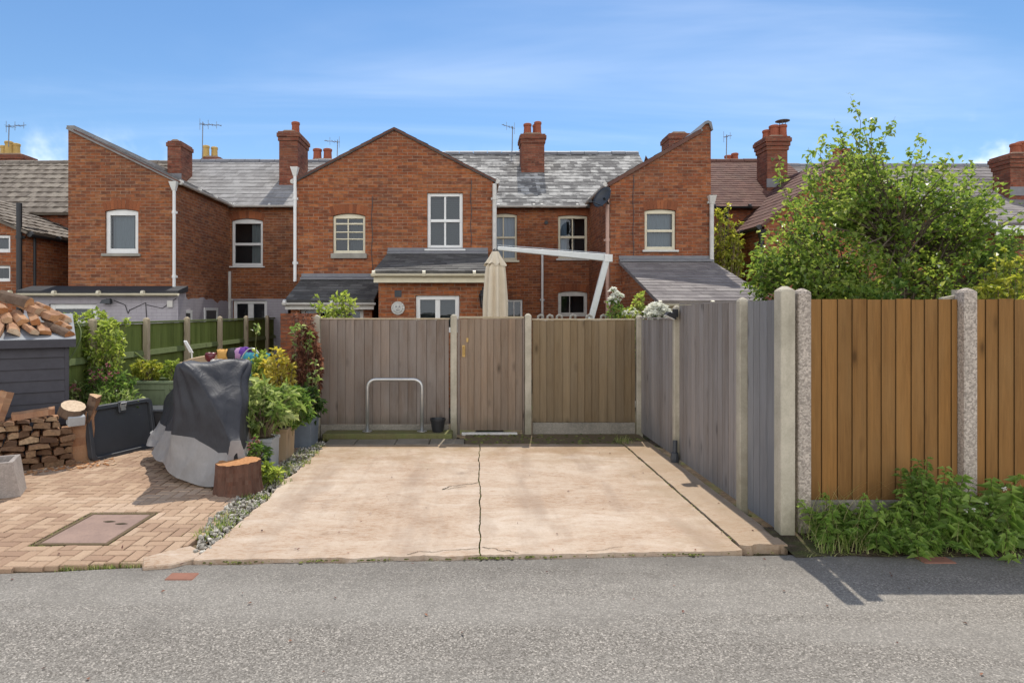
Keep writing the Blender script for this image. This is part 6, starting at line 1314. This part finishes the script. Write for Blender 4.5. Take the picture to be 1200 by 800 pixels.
# --- shrubs and potted plants left of the slab
bush('yellow_shrub', 'yellow leaved shrub between the planter and the rusty conifer', 'shrub', (X(324, 9.0), 9.0, .1), (X(324, 9.0), 9.0, 1.0), (.27, .24, .40), 85, 17, .075, .05, 'l_yellow', upb=.2)
bush('yellow_shrub', 'low yellow shrub under the taller yellow one', 'shrub', (X(330, 8.6), 8.6, .1), (X(329, 8.6), 8.6, .58), (.28, .22, .18), 48, 15, .075, .05, 'l_yellow', upb=.2)
bush('rusty_conifer', 'withered rusty brown conifer against the left fence post', 'conifer', (X(359, 9.4), 9.4, .1), (X(359, 9.4), 9.4, 1.06), (.20, .18, .66), 460, 34, .075, .028, 'l_rust', upb=-.6, droop=.9, thr=.1, twig=.005)
bush('leafy_climber', 'light green climber hanging over the rusty conifer top', 'climber', (X(352, 9.25), 9.25, .1), (X(351, 9.25), 9.25, 1.50), (.18, .12, .22), 13, 12, .08, .045, 'l_pale', upb=-.1)
bush('leafy_climber', 'green sprig beside the right of the rusty conifer', 'climber', (X(366, 9.1), 9.1, .1), (X(367, 9.1), 9.1, .95), (.12, .1, .5), 9, 8, .08, .045, 'l_pale', upb=-.1)
bush('rusty_creeper', 'reddish creeper on top of the left concrete post', 'creeper', (X(362, 9.7), 9.7, .1), (X(356, 9.7), 9.7, 1.74), (.2, .12, .14), 40, 12, .05, .03, 'l_rust')
bush('leafy_shrub', 'glossy whorled green shrub growing in the pale square planter', 'shrub', (-2.50, 7.62, .38), (-2.46, 7.72, .74), (.40, .36, .34), 72, 15, .12, .036, 'l_pale', upb=.35, droop=.7, out=.5, twig=.009)
bush('leafy_shrub', 'whorled sprig reaching left across the motorcycle cover', 'shrub', (-2.60, 7.5, .38), (-2.74, 7.3, .72), (.13, .14, .15), 15, 15, .12, .034, 'l_pale', upb=.3, droop=.7, out=.6, twig=.009)
bush('leafy_shrub', 'dark green shrub low behind the brown timber planter', 'shrub', (-2.48, 8.25, .4), (-2.36, 8.3, .66), (.3, .3, .28), 70, 14, .09, .045, 'l_mid')
bush('leafy_plant', 'mixed plant with pink flowers in the zinc tub behind the stump', 'plant', (-2.43, 7.15, .2), (-2.47, 7.12, .33), (.24, .17, .15), 55, 10, .06, .03, 'l_mid', flowers=(5, .03, 0), fmat='f_pink')
bush('leafy_plant', 'dark green trailing plant in the dark blue grey planter', 'plant', (-2.42, 9.0, .4), (-2.36, 8.95, .58), (.3, .25, .28), 60, 12, .08, .04, 'l_dark', droop=.8)
bush('leafy_plant', 'fresh green tuft growing among the white pebbles', 'plant', (-2.22, 6.95, .02), (-2.2, 6.93, .14), (.16, .14, .09), 34, 10, .07, .03, 'l_lime')
# --- pebbles, moss, tufts
b = MB(); ico = [(0, 0, 1), (.894, 0, .447), (.276, .851, .447), (-.724, .526, .447), (-.724, -.526, .447), (.276, -.851, .447), (.724, .526, -.447), (-.276, .851, -.447), (-.894, 0, -.447), (-.276, -.851, -.447), (.724, -.526, -.447), (0, 0, -1)]
icf = [(0, 1, 2), (0, 2, 3), (0, 3, 4), (0, 4, 5), (0, 5, 1), (1, 6, 2), (2, 7, 3), (3, 8, 4), (4, 9, 5), (5, 10, 1), (6, 7, 2), (7, 8, 3), (8, 9, 4), (9, 10, 5), (10, 6, 1), (11, 7, 6), (11, 8, 7), (11, 9, 8), (11, 10, 9), (11, 6, 10)]
for k in range(1200):
    y = U(4.98, 9.15); x = U(-2.36 + .18 * max(0, 5.9 - y) * 0, -2.06 + wob(y, 1.5, .06, 40)); 
    if y < 5.75 and x < -2.36 + (5.75 - y) * .25: continue
    s_ = U(.010, .028); m_ = Matrix.Translation((x, y, .02 + U(0, .02))) @ Matrix.Rotation(U(0, 6), 4, rdir()) @ Matrix.Diagonal((s_, s_ * U(.6, .9), s_ * U(.4, .7), 1)); b.M = m_; i = b.add([tuple(c * U(.9, 1.1) for c in v) for v in ico]); tt = min(1, max(0, R.gauss(.5, .28)))
    for f in icf: b.face([i + q for q in f], 0, tt)
o = b.build('pebble_strip', M['pebble'], smooth=False); o['kind'] = 'stuff'
b = MB()
def clump(x, y, z, n, sp, s0, s1, m=0):
    for _ in range(n):
        xx, yy = x + R.gauss(0, sp[0]), y + R.gauss(0, sp[1]); s_ = U(s0, s1); b.lathe((xx, yy, z - s_ * .2), [(s_, 0), (s_ * .8, s_ * .35), (s_ * .3, s_ * .55)], 6, m, U(0, 1), .5)
for k in range(150): y = U(5.0, 9.0); clump(crack_x(y), y, .016, 1, (.006, .0), .006, .013)
for k in range(60): y = R.choice((U(8.2, 9.1), U(6.6, 7.1), 5.0)); clump(crack_x(y), y, .02, 1, (.02, .03), .008, .02)
for k in range(110): y = U(5.2, 9.0); clump(2.137, y, .024, 1, (.004, 0), .005, .012)
for k in range(80): x = U(-2.1, 2.5); clump(x, road_edge(x) + .02 + R.gauss(0, .012), .012, 1, (0, 0), .006, .014)
for x0 in (-1.75, -.78, .06, .12, -1.2, .5, 1.7): clump(x0, road_edge(x0) + .02, .012, 22, (.09, .014), .006, .016)
for k in range(260): clump(U(-.1, 2.5), U(9.05, 9.85), .012, 1, (0, 0), .012, .035)
for k in range(120): clump(U(-2.2, -.1), R.choice((9.05, 9.45)) + R.gauss(0, .015), .012, 1, (0, 0), .008, .02)
for k in range(150): clump(R.choice((MX0, MX1)) + R.gauss(0, .012), U(MY0, MY1), .014, 1, (0, 0), .006, .013); clump(U(MX0, MX1), R.choice((MY0, MY1)) + R.gauss(0, .012), .014, 1, (0, 0), .006, .014)
for k in range(90): clump(2.545 + R.gauss(0, .012), U(5.2, 9.6), .012, 1, (0, 0), .008, .02)
o = b.build('moss', M['moss']); o['kind'] = 'stuff'
b = MB()
def tuft(x, y, n, h, sp, z=0.0, w=.006):
    for _ in range(n):
        a = U(0, 6.28); b.blade((x + R.gauss(0, sp), y + R.gauss(0, sp * .5), z - .01), (math.cos(a), math.sin(a)), h * U(.4, 1.1), w * U(.7, 1.3), h * U(.1, .8), 0, U(0, 1))
for k in range(26): x = -3.02 + .6 * k / 26; tuft(x + U(-.02, .02), road_edge(x) + .04 + U(-.02, .03), 26, .05, .022, .0, .005)
for k in range(9): tuft(U(-2.45, -2.15), U(5.3, 5.9), 24, .06, .03)
for k in range(80): tuft(U(-2.3, -2.05), U(5.3, 9.0), 20, .075, .04, .02, .013)
for k in range(16): tuft(U(-2.12, -2.04), U(5.2, 9.0), 14, .035, .03)
for k in range(8): tuft(U(2.1, 2.3), U(9.0, 9.3), 26, .14, .035)
for k in range(4): tuft(U(.0, .15), U(8.95, 9.06), 22, .05, .03)
for k in range(8): tuft(U(MX0, MX1), MY1, 10, .035, .03, .01, .004)
for k in range(10): x = U(-2.0, 2.0); tuft(x, road_edge(x) + .02, 9, .035, .02, .0, .004)
o = b.build('grass_tufts', M['l_grass']); o['kind'] = 'stuff'
# --- weeds below the lane fence
def weed(label, x, y, w, h, n, name='weed_clump', group='weeds along the lane fence', flowers=0, style=0):
    t = root(name, label, 'weeds', (x, y, .03), group); s = MB(); lf = MB(); fl = MB()
    for k in range(n):
        bx, by = x + R.gauss(0, w * .5), y + R.gauss(0, .07); hh = h * U(.35, 1.05) * math.exp(-((bx - x) / (w * 1.1)) ** 2 * .5); tp = V((bx + R.gauss(0, .10), by - abs(R.gauss(0, .12)) + .02, .02 + hh)); p0 = V((bx, by, .0)); m_ = p0.lerp(tp, .55) + V((R.gauss(0, .02), 0, .04)); s.tube([p0, m_, tp], [.004, .003, .0015], 4, cap=False)
        nn = int(10 + hh * 46); tn = U(0, 1)
        for j in range(nn):
            f = U(.08, 1); p = p0.lerp(m_, f / .55) if f < .55 else m_.lerp(tp, (f - .55) / .45); a = j * 2.4 + U(-.4, .4); L = (.10 - .055 * f) * U(.7, 1.3); d_ = V((math.cos(a), math.sin(a), U(-.1, .55)))
            if style == 1: lf.leaf(p, d_ + V((0, 0, -.1)), L * .8, L * .42, 0, min(1, .25 + tn * .4 + U(0, .5)), .15, 1.1); continue
            if style == 2: lf.leaf(p, d_ + V((0, 0, .5)), L * 1.5, L * .16, 0, min(1, .3 + tn * .4 + U(0, .5)), .12, 1.3); continue
            lf.leaf(p, d_, L, L * .26, 0, min(1, tn * .4 + U(0, .65)), .12, .9)
            if j % 2 == 0:
                for sg in (-1, 1): lf.leaf(p + d_ * L * .4, d_ + V((-d_.y, d_.x, 0)) * sg * .9, L * .55, L * .16, 0, min(1, tn * .4 + U(0, .6)), .12, .6)
    s.build('stems', M['stem'], t); lf.build('foliage', M['l_weed'], t)
    for k in range(flowers): f = MB(); p = V((x + U(-.25, .25), y - .1 + U(-.06, .06), h * U(.6, .95))); [f.leaf(p, rdir(.8), .022, .016, 0, U(0, 1)) for _ in range(12)]; f.build('flower', M['f_white'], t)
weed('ferny weed clump at the foot of the double concrete posts', X(985, 5.2), 5.24, .17, .38, 22)
weed('dense low weed clump in front of the concrete gravel board', X(1022, 5.18), 5.22, .17, .42, 24, style=1)
weed('tallest weed clump in the middle of the golden brown fence panel', X(1080, 5.2), 5.24, .19, .72, 34)
weed('weed clump just left of the second pebbly post', X(1108, 5.2), 5.24, .15, .58, 24, style=2)
weed('weed clump with small white flowers before the second pebbly post', X(1140, 5.15), 5.2, .17, .45, 24, flowers=5)
weed('long weed clump reaching out of the right edge', X(1185, 5.15), 5.2, .24, .52, 32, flowers=3, style=2)
weed('low spreading weed clump on the road edge beneath the tallest weeds', X(1060, 5.05), 5.10, .3, .24, 34)
weed('weed clump low at the right of the verge', X(1160, 5.05), 5.08, .25, .26, 28, style=1)
b = MB(); 
for k in range(1300):
    x = U(2.72, 5.0); y = U(5.0, 5.4); a = U(0, 6.28); h = U(.08, .38) if R.random() < .6 else U(.05, .14); b.blade((x, y, .0), (math.cos(a), math.sin(a) - .4), h, .008 * U(.6, 1.3), h * U(.2, .9), 0, U(0, 1))
for k in range(90):                                   # arching seed heads
    x = R.choice((U(2.75, 3.2), U(3.4, 4.2), U(4.2, 5.0))); a = U(0, 6.28); h = U(.45, .75); b.blade((x, 5.3 + U(-.1, .1), 0), (math.cos(a), math.sin(a) - .3), h, .007, h * .55, 0, U(.5, 1), 7)
for k in range(260): x = U(2.6, 5.0); b.blade((x, road_edge(x) + U(-.05, .1), .004), (U(-1, 1), U(-1, 1)), .02, .008, U(.04, .12), 0, U(.6, 1))
for k in range(60): x = U(2.8, 4.9); b.blade((x, U(4.98, 5.3), 0), (U(-1, 1), U(-1.2, .2)), U(.2, .5), .006, U(.1, .4), 0, 1.0, 5)
o = b.build('verge_grass', M['l_grass']); o['kind'] = 'stuff'
# dead leaves and grit on the tarmac and slab
b = MB()
for k in range(70): x, y = U(-4, 5), U(3.0, 5.1); b.leaf((x, y, .006 if y < 4.7 else .036), V((U(-1, 1), U(-1, 1), .1)), U(.015, .04), U(.01, .022), 0, U(0, 1))
for k in range(40): x, y = U(-1.9, 2.4), U(5.2, 8.9); b.leaf((x, y, .036), V((U(-1, 1), U(-1, 1), .1)), U(.012, .035), U(.008, .02), 0, U(0, .6))
o = b.build('leaf_litter', M['l_rust']); o['kind'] = 'stuff'
b = MB()
for k in range(140):
    p = stack_pt(U(-1.2, .25), .036, U(.02, .5) ** 1.3); l = U(.01, .05); b.M = Matrix.Translation(p) @ Matrix.Rotation(U(0, 6), 4, 'Z') @ Matrix.Rotation(U(-.2, .2), 4, 'X'); b.box(-l, l, -l * .3, l * .3, 0, .006, 0, U(0, 1))
o = b.build('wood_chips', M['log_fresh']); o['kind'] = 'stuff'
# ------------------------------------------------------------------ camera, sun, sky
cam = bpy.data.cameras.new('Camera'); co = bpy.data.objects.new('Camera', cam); COL.objects.link(co)
co.location = (0, 0, EYE); co.rotation_euler = (rad(90), 0, 0); cam.sensor_width = 36; cam.lens = 36 * F / 1200
cam.shift_x = (600 - VX) / 1200; cam.shift_y = -(400 - VY) / 1200; cam.clip_end = 2000; cam.clip_start = .05; sc.camera = co
EL, AZ = rad(60), rad(7)
S = V((math.sin(AZ) * math.cos(EL), math.cos(AZ) * math.cos(EL), math.sin(EL)))
sl = bpy.data.lights.new('Sun', 'SUN'); sl.energy = SUN; sl.angle = rad(.53); sl.color = (1, .94, .85); so = bpy.data.objects.new('Sun', sl); COL.objects.link(so); so.rotation_euler = S.to_track_quat('Z', 'Y').to_euler(); so.location = S * 40
w = bpy.data.worlds.new('World'); sc.world = w; w.use_nodes = True; nt = w.node_tree; bg = nt.nodes['Background']
sk_ = nt.nodes.new('ShaderNodeTexSky'); sk_.sky_type = 'NISHITA'; sk_.sun_disc = False; sk_.sun_elevation = EL; sk_.sun_rotation = AZ; sk_.air_density = AIR; sk_.dust_density = DUST; sk_.ozone_density = OZ
# thin cloud, laid out on a plane high above
tc = nt.nodes.new('ShaderNodeTexCoord'); sp = nt.nodes.new('ShaderNodeSeparateXYZ'); nt.links.new(tc.outputs['Generated'], sp.inputs[0])
def mth(op, a, c=None):
    q = nt.nodes.new('ShaderNodeMath'); q.operation = op
    for k, v in ((0, a), (1, c)):
        if v is None: continue
        if isinstance(v, bpy.types.NodeSocket): nt.links.new(v, q.inputs[k])
        else: q.inputs[k].default_value = v
    return q.outputs[0]
zz = mth('ADD', mth('MAXIMUM', sp.outputs[2], 0.0), .12); cb = nt.nodes.new('ShaderNodeCombineXYZ'); nt.links.new(mth('DIVIDE', sp.outputs[0], zz), cb.inputs[0]); nt.links.new(mth('DIVIDE', sp.outputs[1], zz), cb.inputs[1])
def nz(scale, sx, sy, det, rg, loc=(0, 0, 0), dist=0, src=None):
    mp = nt.nodes.new('ShaderNodeMapping'); nt.links.new(src or cb.outputs[0], mp.inputs[0]); mp.inputs['Scale'].default_value = (sx, sy, 1); mp.inputs['Location'].default_value = loc; mp.inputs['Rotation'].default_value = (0, 0, rad(-24))
    q = nt.nodes.new('ShaderNodeTexNoise'); nt.links.new(mp.outputs[0], q.inputs['Vector']); q.inputs['Scale'].default_value = scale; q.inputs['Detail'].default_value = det; q.inputs['Roughness'].default_value = rg; q.inputs['Distortion'].default_value = dist; return q.outputs['Fac']
def rmp(f, a, c, v0=0, v1=1):
    q = nt.nodes.new('ShaderNodeMapRange'); q.interpolation_type = 'SMOOTHSTEP'; nt.links.new(f, q.inputs[0]); q.inputs[1].default_value = a; q.inputs[2].default_value = c; q.inputs[3].default_value = v0; q.inputs[4].default_value = v1; return q.outputs[0]
wisp = mth('MULTIPLY', rmp(nz(.7, .45, 1.5, 6, .55, (5.3, 2.7, 0), .6), .45, .80), .24)
# bright cloud added out of view behind the viewer to fill the shaded walls
fill_cloud = mth('MULTIPLY', rmp(nz(1.15, 1, 1, 7, .58, (1.7, .4, .2), .3, tc.outputs['Generated']), .33, .46), mth('MULTIPLY', rmp(sp.outputs[1], .04, -.22), rmp(sp.outputs[2], .85, .55)))
low = mth('MULTIPLY', mth('MULTIPLY', rmp(nz(5.5, 1, 1.0, 6, .55, (.3, .2, .9), .2, tc.outputs['Generated']), .49, .64), rmp(sp.outputs[2], .16, .26, 1, 0)), .75)
cl = mth('MINIMUM', mth('ADD', mth('ADD', wisp, low), fill_cloud), .97)
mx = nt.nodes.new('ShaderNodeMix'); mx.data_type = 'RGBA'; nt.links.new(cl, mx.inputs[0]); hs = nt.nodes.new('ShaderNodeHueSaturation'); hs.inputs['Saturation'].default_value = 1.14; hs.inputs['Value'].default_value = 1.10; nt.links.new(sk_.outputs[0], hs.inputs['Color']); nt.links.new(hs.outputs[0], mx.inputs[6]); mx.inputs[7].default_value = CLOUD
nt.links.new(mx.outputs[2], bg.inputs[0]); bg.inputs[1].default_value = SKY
vs = sc.view_settings; sc.display_settings.display_device = 'sRGB'; vs.view_transform = 'Standard'; vs.look = 'None'; vs.exposure = EXPO; vs.gamma = 1; vs.use_curve_mapping = False
